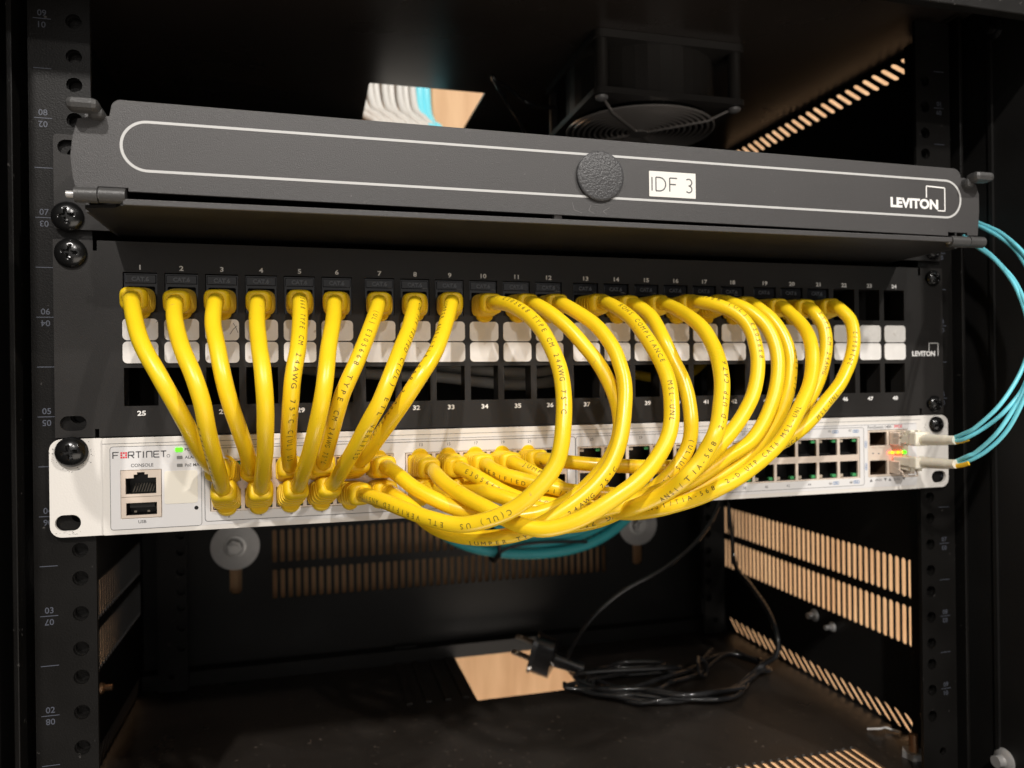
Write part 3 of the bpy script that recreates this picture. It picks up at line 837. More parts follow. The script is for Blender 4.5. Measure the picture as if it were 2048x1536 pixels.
# single stroke lettering as printed by a label maker
def pen(pl, wd=.62): m.line(pl, wd, DY-.26)
z0, z1 = 300.9, 307.2
pen([(22.6, z0), (22.6, z1)]); pen([(24.6, z0), (24.6, z1), (26.6, z1)]+arc(26.4, (z0+z1)/2, (z1-z0)/2, 90, -90, 10)+[(24.6, z0)])
pen([(31.6, z0), (31.6, z1), (35.4, z1)]); pen([(31.6, (z0+z1)/2+.2), (34.8, (z0+z1)/2+.2)])
zm = (z0+z1)/2
pen([(40.2, z1-.4)]+arc(41.4, zm+1.55, 1.6, 120, -90, 9)+arc(41.4, zm-1.6, 1.62, 90, -140, 9))
m.build('label_lettering', 'grey_ink', lb)
m = MB()
m.text('LEVITON', 169.6, 302.4, 6.6, DY-.1, off=.05, sx=1.12)
m.line([(177.0, 305.6), (177.0, 311.6), (188.6, 311.2), (188.6, 299.2)], .7, DY-.12); m.line([(184, 299.2), (188.9, 299.2)], .6, DY-.12)
m.build('maker_lettering', 'white', door)
def knuckle(x0, x1, z): return MB().cyl((x0, DY+.5, z), (1, 0, 0), 2.95, x1-x0, 28)
for seg in (((-217.4, -209.4, 286.6), (-208.9, -199.6, 286.8)), ((191.6, 203.0, 283.6), (203.4, 213.0, 283.8))):
    m = knuckle(*seg[0])
    for q in seg[1:]: 
        m.cyl((q[0], DY+.5, q[2]), (1, 0, 0), 2.95, q[1]-q[0], 28)
    a = seg[0]
    m.cyl((a[0]-(3.0 if a[0] < 0 else 1.0), DY+.5, a[2]), (1, 0, 0), 1.3, 19 if a[0] < 0 else 14, 14, mi=1)
    m.build('hinge', ['hinge', 'zinc'], fe, bevel=.35)
m = MB(); m.box(-218.4, -207.0, DY-9, DY-1.0, 316.6, 321.4, c=2.2); m.box(-212, -206.4, DY-4, DY+4, 315.4, 319.6, c=1.6)
m.build('door_clip', 'hinge', fe)
m = MB(); m.box(200.2, 212.4, DY-9, DY-1.0, 313.8, 318.8, c=2.2); m.box(199.4, 204.5, DY-4, DY+4, 311.6, 316.4, c=1.6)
m.build('door_clip', 'hinge', fe)
m = MB(); m.box(-24.2, -20.4, DY+3, DY+6, 284.4, 289.6, c=.4); m.build('catch_post', 'smoke', fe)
m = MB()
for i in range(3):
    m.line([(-2.5+i*9-14, 293.4-i*.7), (-1.7+i*7-14, 290.2), (2+i*6-14, 288.9)], .12, DY-.05)
m.build('door_scratches', 'scratch', door)

# ---------------------------------------------------------------- yellow patch cables
CABLES={
1:[[-206.0,8.0,252.2],[-206.0,1.1,252.2],[-206.0,-5.8,252.1],[-206.1,-12.6,251.8],[-206.2,-19.5,251.2],[-204.8,-25.3,248.2],[-203.2,-30.7,244.2],[-201.5,-35.6,239.7],[-199.6,-40.3,235.1],[-197.3,-44.5,230.2],[-194.4,-48.1,225.1],[-191.1,-50.8,219.7],[-187.9,-52.0,213.7],[-184.9,-51.2,207.6],[-182.4,-48.7,201.7],[-180.4,-45.0,196.3],[-178.9,-40.6,191.2],[-177.5,-35.7,186.5],[-176.1,-30.5,182.3],[-174.6,-24.8,178.7],[-173.6,-18.6,176.1],[-171.9,-12.1,174.4],[-170.2,-5.7,172.8],[-169.5,1.1,172.2],[-169.6,8.0,172.3]],
2:[[-188.5,8.0,252.2],[-188.5,1.0,252.2],[-188.5,-6.1,251.9],[-188.7,-13.0,250.9],[-188.7,-19.9,249.5],[-187.8,-26.2,246.5],[-186.9,-32.0,242.7],[-185.6,-37.6,238.5],[-184.0,-42.8,234.1],[-182.1,-47.7,229.4],[-179.8,-52.1,224.5],[-177.1,-55.7,219.0],[-174.8,-57.8,212.8],[-173.0,-57.6,206.0],[-172.2,-55.2,199.4],[-171.7,-51.4,193.5],[-171.1,-46.8,188.2],[-170.7,-41.7,183.4],[-170.3,-36.3,178.9],[-170.0,-30.7,174.6],[-170.0,-24.7,170.9],[-170.2,-18.5,167.8],[-170.0,-12.3,164.4],[-169.7,-5.9,161.4],[-169.6,1.0,160.1],[-169.6,8.0,160.3]],
3:[[-171.0,8.0,252.2],[-170.9,1.0,252.2],[-171.2,-5.9,252.0],[-171.6,-12.9,251.5],[-172.0,-19.8,250.7],[-171.7,-25.9,247.5],[-171.5,-31.5,243.4],[-171.0,-36.7,238.8],[-169.8,-41.6,233.9],[-168.4,-46.0,228.7],[-167.1,-49.5,222.8],[-165.7,-51.7,216.4],[-164.2,-51.7,209.6],[-162.7,-49.6,203.2],[-161.2,-46.0,197.4],[-160.0,-41.5,192.1],[-159.0,-36.5,187.3],[-158.3,-31.2,182.9],[-158.0,-25.6,178.8],[-157.9,-19.4,175.7],[-156.9,-12.7,174.1],[-156.0,-5.9,172.8],[-155.5,1.0,172.2],[-155.6,8.0,172.3]],
4:[[-153.4,8.0,252.2],[-153.4,1.0,252.2],[-153.6,-5.9,252.0],[-153.8,-12.8,251.4],[-154.0,-19.7,250.5],[-153.8,-26.1,247.8],[-153.5,-32.1,244.3],[-153.2,-37.9,240.4],[-152.7,-43.4,236.2],[-152.0,-48.7,231.8],[-151.3,-53.6,226.9],[-150.3,-57.9,221.5],[-149.6,-61.0,215.3],[-149.1,-61.9,208.5],[-149.0,-60.3,201.8],[-149.3,-56.8,195.8],[-149.6,-52.3,190.5],[-150.0,-47.3,185.6],[-150.7,-42.0,181.2],[-151.5,-36.4,177.1],[-152.2,-30.7,173.2],[-152.9,-24.6,169.8],[-153.5,-18.3,167.0],[-154.4,-12.1,164.0],[-155.2,-5.8,161.2],[-155.7,1.0,160.1],[-155.6,8.0,160.3]],
5:[[-135.9,8.0,252.2],[-135.9,1.1,252.2],[-135.8,-5.8,252.2],[-135.7,-12.6,252.0],[-135.6,-19.5,251.8],[-135.5,-25.7,249.0],[-135.4,-31.5,245.3],[-135.4,-37.0,241.2],[-135.6,-42.3,236.7],[-135.9,-47.2,231.9],[-136.5,-51.5,226.5],[-137.6,-54.7,220.6],[-138.6,-56.0,213.9],[-139.2,-54.6,207.3],[-139.8,-51.3,201.3],[-140.3,-47.0,196.0],[-140.7,-42.0,191.2],[-140.9,-36.7,186.8],[-141.1,-31.2,182.8],[-141.0,-25.3,179.2],[-140.9,-19.0,176.5],[-141.2,-12.4,174.5],[-141.5,-5.7,172.8],[-141.6,1.1,172.2],[-141.6,8.0,172.3]],
6:[[-118.4,8.0,252.2],[-118.4,1.1,252.2],[-118.8,-5.7,252.1],[-119.5,-12.6,251.7],[-120.1,-19.4,251.1],[-120.5,-25.7,248.6],[-120.8,-31.7,245.2],[-121.3,-37.4,241.5],[-122.0,-43.0,237.5],[-122.9,-48.3,233.2],[-123.8,-53.4,228.7],[-124.5,-58.0,223.6],[-125.2,-61.7,217.9],[-126.1,-63.8,211.4],[-127.3,-63.4,204.7],[-128.6,-60.7,198.6],[-129.8,-56.7,193.1],[-130.9,-51.9,188.3],[-132.0,-46.7,183.9],[-133.2,-41.3,179.8],[-134.4,-35.7,176.1],[-135.5,-29.9,172.6],[-136.2,-23.8,169.5],[-137.2,-17.6,166.7],[-139.0,-11.6,163.8],[-140.9,-5.6,161.2],[-141.7,1.1,160.1],[-141.6,8.0,160.3]],
7:[[-97.9,8.0,252.2],[-97.8,1.0,252.2],[-98.3,-6.0,252.1],[-99.0,-12.9,251.8],[-99.8,-19.9,251.4],[-101.0,-26.0,248.4],[-102.5,-31.8,244.7],[-104.2,-37.2,240.7],[-106.1,-42.4,236.3],[-108.1,-47.2,231.7],[-110.4,-51.4,226.6],[-113.0,-54.6,220.9],[-115.9,-56.0,214.8],[-118.6,-54.8,208.4],[-120.3,-51.7,202.4],[-121.6,-47.4,197.1],[-122.7,-42.4,192.3],[-123.7,-37.1,187.8],[-124.5,-31.5,183.8],[-125.2,-25.5,180.1],[-125.6,-19.2,177.3],[-126.4,-12.6,175.0],[-127.3,-5.9,173.0],[-127.7,1.0,172.2],[-127.6,8.0,172.3]],
8:[[-80.3,8.0,252.2],[-80.3,0.9,252.2],[-80.9,-6.1,252.1],[-81.9,-13.1,251.7],[-82.8,-20.1,251.1],[-84.2,-26.4,248.2],[-85.7,-32.3,244.7],[-87.3,-38.0,240.8],[-89.1,-43.4,236.6],[-91.3,-48.6,232.4],[-93.7,-53.5,227.9],[-96.1,-58.0,222.9],[-98.6,-61.6,217.4],[-101.3,-63.7,211.2],[-104.1,-63.6,204.8],[-107.2,-61.2,198.9],[-109.7,-57.3,193.6],[-111.8,-52.6,188.8],[-113.8,-47.4,184.4],[-115.6,-41.8,180.4],[-117.3,-36.1,176.6],[-118.8,-30.1,173.1],[-119.9,-23.9,170.1],[-121.4,-17.6,167.3],[-123.9,-11.8,164.2],[-126.5,-5.8,161.3],[-127.8,0.9,160.1],[-127.6,8.0,160.3]],
9:[[-62.8,8.0,252.2],[-62.8,1.0,252.2],[-63.3,-5.9,252.2],[-64.1,-12.9,252.3],[-64.9,-19.8,252.2],[-66.7,-25.7,249.2],[-68.6,-31.2,245.3],[-70.7,-36.4,241.1],[-72.9,-41.3,236.6],[-75.3,-45.9,231.9],[-78.0,-50.0,227.0],[-81.4,-53.3,221.9],[-85.3,-55.5,216.5],[-89.2,-55.9,210.8],[-92.8,-54.2,205.1],[-96.0,-50.8,199.9],[-98.8,-46.5,195.2],[-101.3,-41.5,190.9],[-103.5,-36.2,186.9],[-105.4,-30.6,183.3],[-107.0,-24.6,180.1],[-108.4,-18.2,177.6],[-110.5,-12.1,175.2],[-112.7,-5.8,173.0],[-113.7,1.0,172.2],[-113.6,8.0,172.3]],
10:[[-45.3,8.0,252.2],[-45.3,1.1,252.2],[-45.0,-5.9,252.2],[-44.6,-12.8,252.1],[-44.1,-19.7,252.0],[-44.1,-26.6,251.2],[-43.1,-33.4,250.2],[-41.0,-39.8,248.7],[-38.6,-45.8,246.2],[-36.1,-51.4,243.0],[-33.9,-56.7,239.1],[-32.1,-61.6,234.6],[-30.8,-66.1,229.5],[-29.7,-70.4,224.1],[-29.0,-74.3,218.4],[-29.0,-77.7,212.4],[-29.5,-80.8,206.2],[-30.4,-83.4,199.9],[-31.6,-85.5,193.3],[-33.0,-87.0,186.7],[-35.2,-87.8,180.2],[-39.0,-88.0,174.5],[-43.7,-87.5,169.4],[-48.7,-86.2,164.7],[-54.1,-84.3,160.9],[-60.0,-81.8,158.1],[-65.7,-78.6,156.0],[-71.5,-75.0,154.7],[-77.0,-70.8,154.8],[-82.1,-66.2,155.8],[-86.8,-61.2,156.9],[-91.1,-56.0,158.2],[-95.1,-50.4,159.4],[-98.7,-44.6,160.5],[-101.9,-38.5,161.2],[-104.6,-32.1,161.4],[-106.2,-25.3,161.3],[-107.4,-18.6,160.9],[-110.0,-12.1,160.6],[-112.6,-5.7,160.4],[-113.8,1.1,160.3],[-113.6,8.0,160.3]],
11:[[-27.8,8.0,252.2],[-27.9,1.0,252.2],[-27.0,-5.8,252.2],[-25.8,-12.7,252.3],[-24.5,-19.5,252.3],[-23.6,-26.0,250.4],[-20.6,-31.5,247.3],[-17.2,-36.0,243.4],[-13.6,-40.0,239.0],[-10.2,-43.6,234.1],[-6.8,-46.7,228.8],[-3.4,-49.6,223.5],[-0.5,-52.1,217.8],[1.9,-54.4,211.6],[3.8,-56.3,205.2],[4.8,-58.0,198.6],[4.7,-59.4,191.8],[2.8,-60.4,185.2],[-0.5,-61.2,179.1],[-4.8,-61.8,173.7],[-9.7,-62.0,168.8],[-15.0,-62.0,164.3],[-20.8,-61.9,160.4],[-27.0,-61.5,157.3],[-33.4,-60.2,155.1],[-40.1,-58.8,153.9],[-46.8,-57.1,153.6],[-53.5,-55.2,154.0],[-60.0,-52.9,155.1],[-66.3,-50.3,156.3],[-72.3,-47.4,158.2],[-77.9,-44.1,160.8],[-83.1,-40.4,163.5],[-87.8,-36.3,166.6],[-91.7,-31.6,169.9],[-95.0,-26.1,172.5],[-96.6,-19.5,173.6],[-97.9,-12.7,173.0],[-99.1,-5.9,172.5],[-99.7,1.0,172.3],[-99.6,8.0,172.3]],
12:[[-10.3,8.0,252.2],[-10.3,1.0,252.2],[-10.2,-6.1,252.2],[-10.1,-13.1,252.4],[-10.1,-20.2,252.5],[-10.3,-26.9,250.7],[-8.7,-33.2,248.1],[-6.2,-39.0,244.9],[-3.1,-44.2,241.3],[-0.3,-48.9,236.9],[2.0,-53.1,231.8],[3.8,-57.0,226.2],[4.6,-60.5,220.1],[5.0,-63.6,213.8],[4.3,-66.4,207.4],[2.8,-68.9,201.0],[1.2,-71.0,194.5],[-0.8,-72.8,188.0],[-3.6,-74.2,181.7],[-7.2,-75.2,175.7],[-11.8,-75.8,170.5],[-17.0,-76.0,165.8],[-22.7,-75.8,161.6],[-28.6,-75.1,157.8],[-34.5,-74.0,154.2],[-40.6,-72.4,151.0],[-46.9,-70.3,148.7],[-53.3,-67.9,147.3],[-59.7,-64.9,146.5],[-65.9,-61.6,146.6],[-71.8,-57.9,147.3],[-77.3,-53.7,148.9],[-82.0,-49.2,151.4],[-85.8,-44.3,154.7],[-89.2,-38.9,157.7],[-92.3,-33.1,160.1],[-94.7,-26.6,161.5],[-95.8,-19.7,161.8],[-97.4,-12.8,161.1],[-98.9,-6.0,160.5],[-99.7,1.0,160.3],[-99.6,8.0,160.3]],
13:[[10.3,8.0,252.2],[10.2,0.9,252.2],[11.2,-6.0,252.3],[12.7,-12.9,252.8],[14.0,-19.8,253.2],[12.9,-26.6,251.8],[12.8,-33.3,249.9],[13.7,-39.8,247.3],[15.0,-46.0,244.1],[16.3,-51.7,240.2],[17.3,-57.0,235.6],[18.3,-62.0,230.8],[19.3,-66.7,225.6],[20.2,-71.1,220.2],[20.6,-75.2,214.4],[20.2,-78.8,208.4],[19.0,-82.1,202.2],[17.5,-84.9,196.0],[15.0,-87.3,189.8],[11.2,-89.2,184.2],[6.7,-90.6,179.0],[1.6,-91.6,174.2],[-3.9,-92.0,169.9],[-9.9,-91.8,166.1],[-15.8,-91.0,162.4],[-21.7,-89.6,158.7],[-27.7,-87.6,155.6],[-33.8,-84.9,153.3],[-39.9,-81.7,152.1],[-45.8,-77.8,152.8],[-51.0,-73.5,154.6],[-55.6,-68.8,157.2],[-59.9,-63.7,159.5],[-63.9,-58.2,161.5],[-67.5,-52.5,163.6],[-70.6,-46.5,165.6],[-73.1,-40.2,167.6],[-74.7,-33.6,169.5],[-75.3,-26.8,170.8],[-75.2,-19.7,171.3],[-76.8,-12.9,171.8],[-78.5,-6.0,172.2],[-79.3,0.9,172.3],[-79.2,8.0,172.3]],
14:[[27.8,8.0,252.2],[27.7,1.0,252.2],[28.4,-5.9,252.2],[29.5,-12.7,252.3],[30.5,-19.6,252.4],[32.5,-25.1,249.3],[34.1,-30.7,245.5],[34.4,-36.0,241.1],[34.1,-41.3,236.5],[34.3,-45.9,231.4],[36.0,-48.6,225.2],[37.6,-51.4,219.1],[39.3,-54.2,212.9],[40.0,-56.9,206.6],[39.7,-59.7,200.2],[38.9,-62.3,193.8],[38.1,-63.1,187.0],[35.8,-63.4,180.5],[31.8,-63.7,174.8],[26.9,-64.0,169.8],[21.6,-63.9,165.5],[16.2,-62.7,161.3],[10.6,-61.0,157.4],[5.2,-58.7,153.8],[-1.1,-60.1,151.8],[-7.4,-59.6,149.9],[-13.2,-56.2,148.1],[-19.1,-52.8,147.0],[-25.2,-49.5,146.6],[-31.5,-46.4,146.9],[-37.7,-43.5,147.8],[-43.7,-40.2,149.2],[-49.4,-36.7,150.8],[-55.1,-33.1,152.7],[-60.8,-29.7,154.8],[-66.3,-26.2,157.3],[-71.8,-22.8,159.9],[-76.4,-19.5,162.2],[-77.6,-12.7,161.4],[-78.7,-5.9,160.6],[-79.3,1.0,160.3],[-79.2,8.0,160.3]],
15:[[45.3,8.0,252.2],[45.3,1.1,252.2],[45.7,-5.8,252.3],[46.3,-12.7,252.7],[46.9,-19.6,253.2],[47.1,-26.1,251.1],[47.1,-32.7,249.0],[46.9,-39.3,246.7],[46.5,-45.8,244.3],[45.9,-52.2,241.9],[46.0,-58.4,238.7],[46.1,-64.0,234.8],[45.4,-69.5,230.6],[44.3,-75.0,226.4],[42.7,-80.3,222.3],[40.7,-85.5,218.2],[39.5,-88.9,212.3],[37.5,-92.0,206.4],[35.0,-95.0,200.7],[32.3,-98.1,195.1],[28.8,-100.8,189.9],[25.7,-99.7,183.8],[22.0,-98.7,178.0],[17.2,-97.9,173.1],[14.8,-93.2,168.8],[12.0,-88.1,165.0],[8.0,-83.5,161.8],[3.4,-79.2,158.9],[1.4,-73.3,156.6],[1.4,-66.6,154.9],[0.6,-60.0,153.4],[0.1,-53.3,152.0],[-6.5,-51.6,152.2],[-13.2,-50.0,153.4],[-19.6,-48.1,155.1],[-26.0,-46.0,156.4],[-32.5,-43.8,157.5],[-38.6,-41.0,159.0],[-43.6,-36.7,161.1],[-48.8,-33.1,164.0],[-53.5,-29.4,167.0],[-57.7,-24.6,169.4],[-61.1,-19.2,171.3],[-62.8,-12.5,171.8],[-64.5,-5.8,172.2],[-65.3,1.1,172.3],[-65.2,8.0,172.3]],
16:[[62.8,8.0,252.2],[62.8,1.0,252.2],[63.3,-5.9,252.4],[64.1,-12.8,253.3],[64.8,-19.6,254.2],[64.4,-26.4,253.2],[66.9,-32.7,251.8],[70.8,-38.0,249.5],[74.8,-42.5,246.2],[78.0,-46.4,241.4],[79.4,-49.8,235.5],[79.5,-52.7,229.2],[78.8,-55.4,222.8],[77.1,-57.7,216.5],[74.6,-59.8,210.3],[71.4,-61.7,204.4],[67.4,-63.2,199.0],[62.9,-64.6,193.8],[58.0,-65.8,189.0],[52.8,-66.9,184.5],[47.5,-67.8,180.1],[42.1,-68.6,175.8],[36.4,-69.4,171.9],[30.4,-70.2,168.3],[24.1,-70.8,165.5],[17.6,-70.5,163.1],[11.0,-69.9,160.9],[4.3,-69.6,159.1],[-2.2,-71.5,158.1],[-8.0,-68.4,156.1],[-13.3,-64.2,154.5],[-18.8,-60.1,153.6],[-24.6,-56.2,153.7],[-30.7,-53.2,155.0],[-36.7,-50.2,156.9],[-42.5,-46.8,158.9],[-47.9,-42.8,160.7],[-52.7,-38.0,161.9],[-54.2,-31.2,162.0],[-55.4,-24.4,162.1],[-57.1,-17.8,161.8],[-60.5,-11.7,161.1],[-63.8,-5.6,160.5],[-65.4,1.0,160.3],[-65.2,8.0,160.3]],
17:[[80.4,8.0,252.2],[80.3,1.0,252.2],[81.0,-5.9,252.4],[82.1,-12.8,253.4],[83.1,-19.6,254.5],[83.1,-26.2,252.8],[86.4,-31.7,250.1],[89.9,-36.1,246.0],[93.1,-39.8,241.0],[95.0,-42.9,235.0],[95.6,-45.6,228.6],[95.0,-48.1,222.1],[93.4,-50.2,215.6],[91.1,-52.1,209.3],[88.1,-53.9,203.2],[84.6,-55.4,197.4],[80.6,-56.8,191.8],[76.0,-58.1,186.6],[70.8,-59.1,182.2],[64.6,-59.6,178.9],[58.3,-59.9,175.9],[52.3,-60.1,172.3],[46.2,-60.0,168.8],[40.0,-59.6,165.8],[33.5,-58.9,163.2],[26.8,-57.9,161.2],[20.1,-56.6,160.2],[13.3,-55.0,159.8],[6.3,-54.0,160.1],[-0.5,-52.8,160.7],[-7.3,-51.1,161.3],[-13.9,-49.0,162.0],[-20.4,-46.5,163.1],[-26.5,-43.5,164.7],[-32.4,-40.1,166.3],[-38.1,-36.3,167.7],[-43.2,-31.8,169.2],[-47.2,-26.4,171.2],[-48.4,-19.8,172.6],[-49.6,-12.9,172.5],[-50.7,-6.0,172.3],[-51.3,1.0,172.3],[-51.2,8.0,172.3]],
18:[[97.9,8.0,252.2],[97.8,1.0,252.2],[98.2,-6.0,252.3],[98.8,-13.0,252.8],[99.4,-20.0,253.2],[99.1,-26.1,250.3],[101.6,-31.0,245.9],[104.0,-34.8,240.5],[105.6,-38.1,234.5],[106.3,-40.8,228.1],[105.7,-43.3,221.6],[103.9,-45.4,215.1],[101.6,-47.4,208.8],[98.5,-49.2,202.7],[94.8,-50.8,197.0],[90.6,-52.3,191.6],[85.8,-53.6,186.7],[80.7,-54.9,182.0],[75.3,-56.0,177.7],[69.4,-56.7,173.9],[63.4,-56.8,170.3],[57.2,-56.7,167.0],[50.9,-56.4,163.9],[44.5,-55.9,161.0],[38.1,-55.1,158.3],[31.7,-53.8,155.8],[25.4,-51.8,153.4],[19.2,-48.9,151.6],[13.4,-45.3,150.3],[7.2,-42.6,150.0],[0.5,-44.0,151.1],[-6.4,-43.4,152.4],[-13.0,-42.2,154.4],[-19.4,-40.2,156.6],[-25.6,-37.5,158.6],[-31.4,-34.1,160.4],[-36.9,-29.9,161.7],[-41.1,-24.5,162.8],[-43.3,-18.0,162.8],[-46.5,-11.9,161.6],[-49.8,-5.7,160.6],[-51.4,1.0,160.2],[-51.2,8.0,160.3]],
19:[[118.4,8.0,252.2],[118.4,1.0,252.2],[118.3,-6.1,252.2],[118.1,-13.1,252.2],[117.8,-20.1,252.1],[117.8,-25.9,248.4],[117.6,-31.8,244.7],[116.9,-37.6,240.8],[115.5,-43.2,236.8],[113.4,-48.5,232.7],[111.8,-52.3,227.1],[109.7,-55.3,221.0],[107.0,-58.2,215.3],[103.5,-61.1,209.9],[99.3,-63.9,205.1],[94.7,-66.6,200.5],[90.0,-69.4,196.1],[85.2,-72.2,191.7],[80.6,-73.6,186.6],[75.6,-74.3,181.8],[69.9,-75.1,177.7],[64.0,-75.8,174.0],[57.9,-76.6,170.6],[51.6,-77.4,167.6],[45.2,-77.5,164.9],[39.7,-74.6,161.6],[33.9,-71.7,158.9],[27.9,-68.7,156.7],[22.0,-65.6,154.7],[17.1,-60.9,153.0],[12.3,-55.9,151.7],[7.2,-51.1,151.4],[3.9,-45.5,152.1],[3.5,-38.5,152.1],[-2.6,-37.2,154.7],[-8.8,-36.3,157.9],[-14.7,-34.6,161.3],[-20.3,-32.1,164.8],[-25.5,-28.5,167.8],[-30.3,-24.1,170.5],[-34.5,-19.9,173.1],[-35.7,-13.0,172.7],[-36.7,-6.0,172.4],[-37.3,1.0,172.3],[-37.2,8.0,172.3]],
20:[[135.9,8.0,252.2],[136.0,1.0,252.2],[135.7,-6.0,252.2],[135.3,-13.0,252.1],[134.9,-20.0,251.8],[135.6,-24.6,247.2],[137.5,-27.5,241.2],[137.3,-29.7,234.6],[135.7,-31.6,228.0],[133.2,-33.2,221.7],[130.2,-34.6,215.5],[126.7,-35.8,209.6],[122.5,-37.0,204.1],[118.1,-38.0,198.7],[113.6,-38.9,193.5],[108.6,-39.6,188.7],[103.2,-40.3,184.2],[97.6,-40.9,180.1],[91.6,-41.3,176.5],[85.4,-41.6,173.2],[79.2,-41.9,169.9],[73.1,-42.0,166.6],[66.8,-42.0,163.5],[60.4,-41.8,160.8],[53.7,-41.6,158.6],[47.0,-41.2,156.8],[40.1,-40.6,155.4],[33.3,-39.8,154.5],[26.4,-38.7,154.1],[19.5,-37.2,154.2],[12.8,-35.2,154.7],[6.4,-32.7,155.5],[-0.3,-31.1,156.8],[-7.0,-29.7,158.4],[-13.5,-27.9,160.3],[-20.0,-25.8,161.8],[-26.5,-23.4,163.0],[-30.3,-18.2,163.6],[-33.2,-12.0,162.1],[-36.0,-5.8,160.7],[-37.4,1.0,160.2],[-37.2,8.0,160.3]],
21:[[153.5,8.0,252.2],[153.5,1.0,252.2],[152.9,-6.1,252.3],[151.9,-13.0,252.7],[151.0,-20.0,253.1],[150.6,-26.0,250.0],[152.2,-30.4,244.8],[151.5,-33.6,238.6],[149.7,-36.2,232.3],[146.8,-38.5,226.3],[143.2,-40.5,220.6],[139.0,-42.3,215.2],[134.5,-44.0,210.1],[129.3,-45.4,205.5],[123.9,-46.7,201.2],[118.6,-47.9,196.6],[113.3,-48.9,192.2],[107.6,-49.7,188.1],[101.6,-50.2,184.5],[95.3,-50.5,181.3],[88.8,-50.5,178.6],[82.1,-50.3,176.3],[75.3,-49.9,174.6],[68.3,-49.9,173.5],[61.3,-50.1,172.9],[54.3,-50.0,172.3],[47.3,-49.7,171.8],[40.3,-49.0,171.4],[33.3,-48.0,171.3],[26.4,-46.6,171.4],[19.6,-44.9,171.7],[12.8,-42.9,172.1],[6.2,-40.5,172.4],[-0.3,-37.8,172.8],[-6.6,-34.6,173.4],[-12.5,-30.9,174.0],[-17.8,-26.2,174.5],[-20.3,-19.8,174.5],[-21.5,-12.9,173.5],[-22.7,-6.1,172.6],[-23.3,1.0,172.3],[-23.2,8.0,172.3]],
}

CABLE_R = 3.42
def boot_mb(P, fr):
    m = MB(); k = 28
    d = [0]
    for a, b in zip(P[:-1], P[1:]): d.append(d[-1]+(b-a).length)
    def at(s):
        for i in range(len(d)-1):
            if d[i+1] >= s:
                q = (s-d[i])/(d[i+1]-d[i]); p = P[i].lerp(P[i+1], q)
                t = fr[i][0].lerp(fr[i+1][0], q).normalized(); u = fr[i][1].lerp(fr[i+1][1], q)
                u = (u-t*u.dot(t)).normalized(); return p, t, u, t.cross(u)
        return P[-1], *fr[-1]
    prof = [(0, 11.4, 8.2), (8.0, 11.4, 8.2), (8.2, 11.8, 10.4)]
    s = 9.6
    for i in range(5):
        f = 1-.025*i
        prof += [(s, 10.9*f, 9.9*f), (s+.15, 12.9*f, 11.9*f), (s+1.25, 12.9*f, 11.9*f), (s+1.4, 10.9*f, 9.9*f), (s+2.2, 10.9*f, 9.9*f)]; s += 2.35
    prof += [(s+.2, 11.6, 10.6), (s+1.6, 11.5, 10.5), (s+3.0, 10.7, 9.9), (s+3.8, 9.6, 8.9), (s+4.2, 7.9, 7.7), (s+4.1, 6.8, 6.8)]
    vs = []
    for (q, w_, h_) in prof:
        p, t, u, v = at(q)
        ex = 3.4 if w_ > 9 else 2.2
        for j in range(k):
            a = 2*PI*j/k; ca, sa = math.cos(a), math.sin(a)
            x = abs(ca)**(2/ex)*(1 if ca >= 0 else -1)*w_/2; z = abs(sa)**(2/ex)*(1 if sa >= 0 else -1)*h_/2
            vs.append(p+v*x+u*z)
    n = len(prof)
    m.add(vs, [(i*k+j, i*k+(j+1) % k, (i+1)*k+(j+1) % k, (i+1)*k+j) for i in range(n-1) for j in range(k)], 0, True)
    m.add(vs[:k], [tuple(range(k))])
    return m, at
def cable_text(P, s0, direction, string, phase, step=2.9, size=3.2):
    d = [0]
    for a, b in zip(P[:-1], P[1:]): d.append(d[-1]+(b-a).length)
    L = d[-1]
    # frame transported from the middle of the lettering, starting towards the viewer's side
    fr = frames(P, ref=None)
    mid = s0+direction*len(string)*step/2
    im = min(range(len(d)), key=lambda i: abs(d[i]-mid))
    T, u, v = fr[im]; n = (CAM-P[im]); n = (n-T*n.dot(T)).normalized()
    base = math.atan2(n.dot(v), n.dot(u))+phase
    m = MB()
    for ci, ch in enumerate(string):
        if ch == ' ': continue
        vs, fs = fine_glyph(ch, size, 0.0)
        if not vs: continue
        xm = (min(p[0] for p in vs)+max(p[0] for p in vs))/2
        out = []; ok = True
        for gx, gy in vs:
            s = s0+direction*(ci*step+(gx-xm)*.92+step/2)
            if s < 28 or s > L-28: ok = False; break
            i = max(0, min(len(d)-2, int(np.searchsorted(d, s))-1)); q = (s-d[i])/(d[i+1]-d[i])
            p = P[i].lerp(P[i+1], q); uu = fr[i][1].lerp(fr[i+1][1], q); tt = fr[i][0].lerp(fr[i+1][0], q).normalized()
            uu = (uu-tt*uu.dot(tt)).normalized(); vv = tt.cross(uu)
            # across: positive along n x (direction*T)
            ang = base-direction*0+((gy-size*.36)/CABLE_R)*(1)*(-direction)
            out.append(p+(uu*math.cos(ang)+vv*math.sin(ang))*(CABLE_R+.05))
        if ok: m.add(out, fs)
    return m
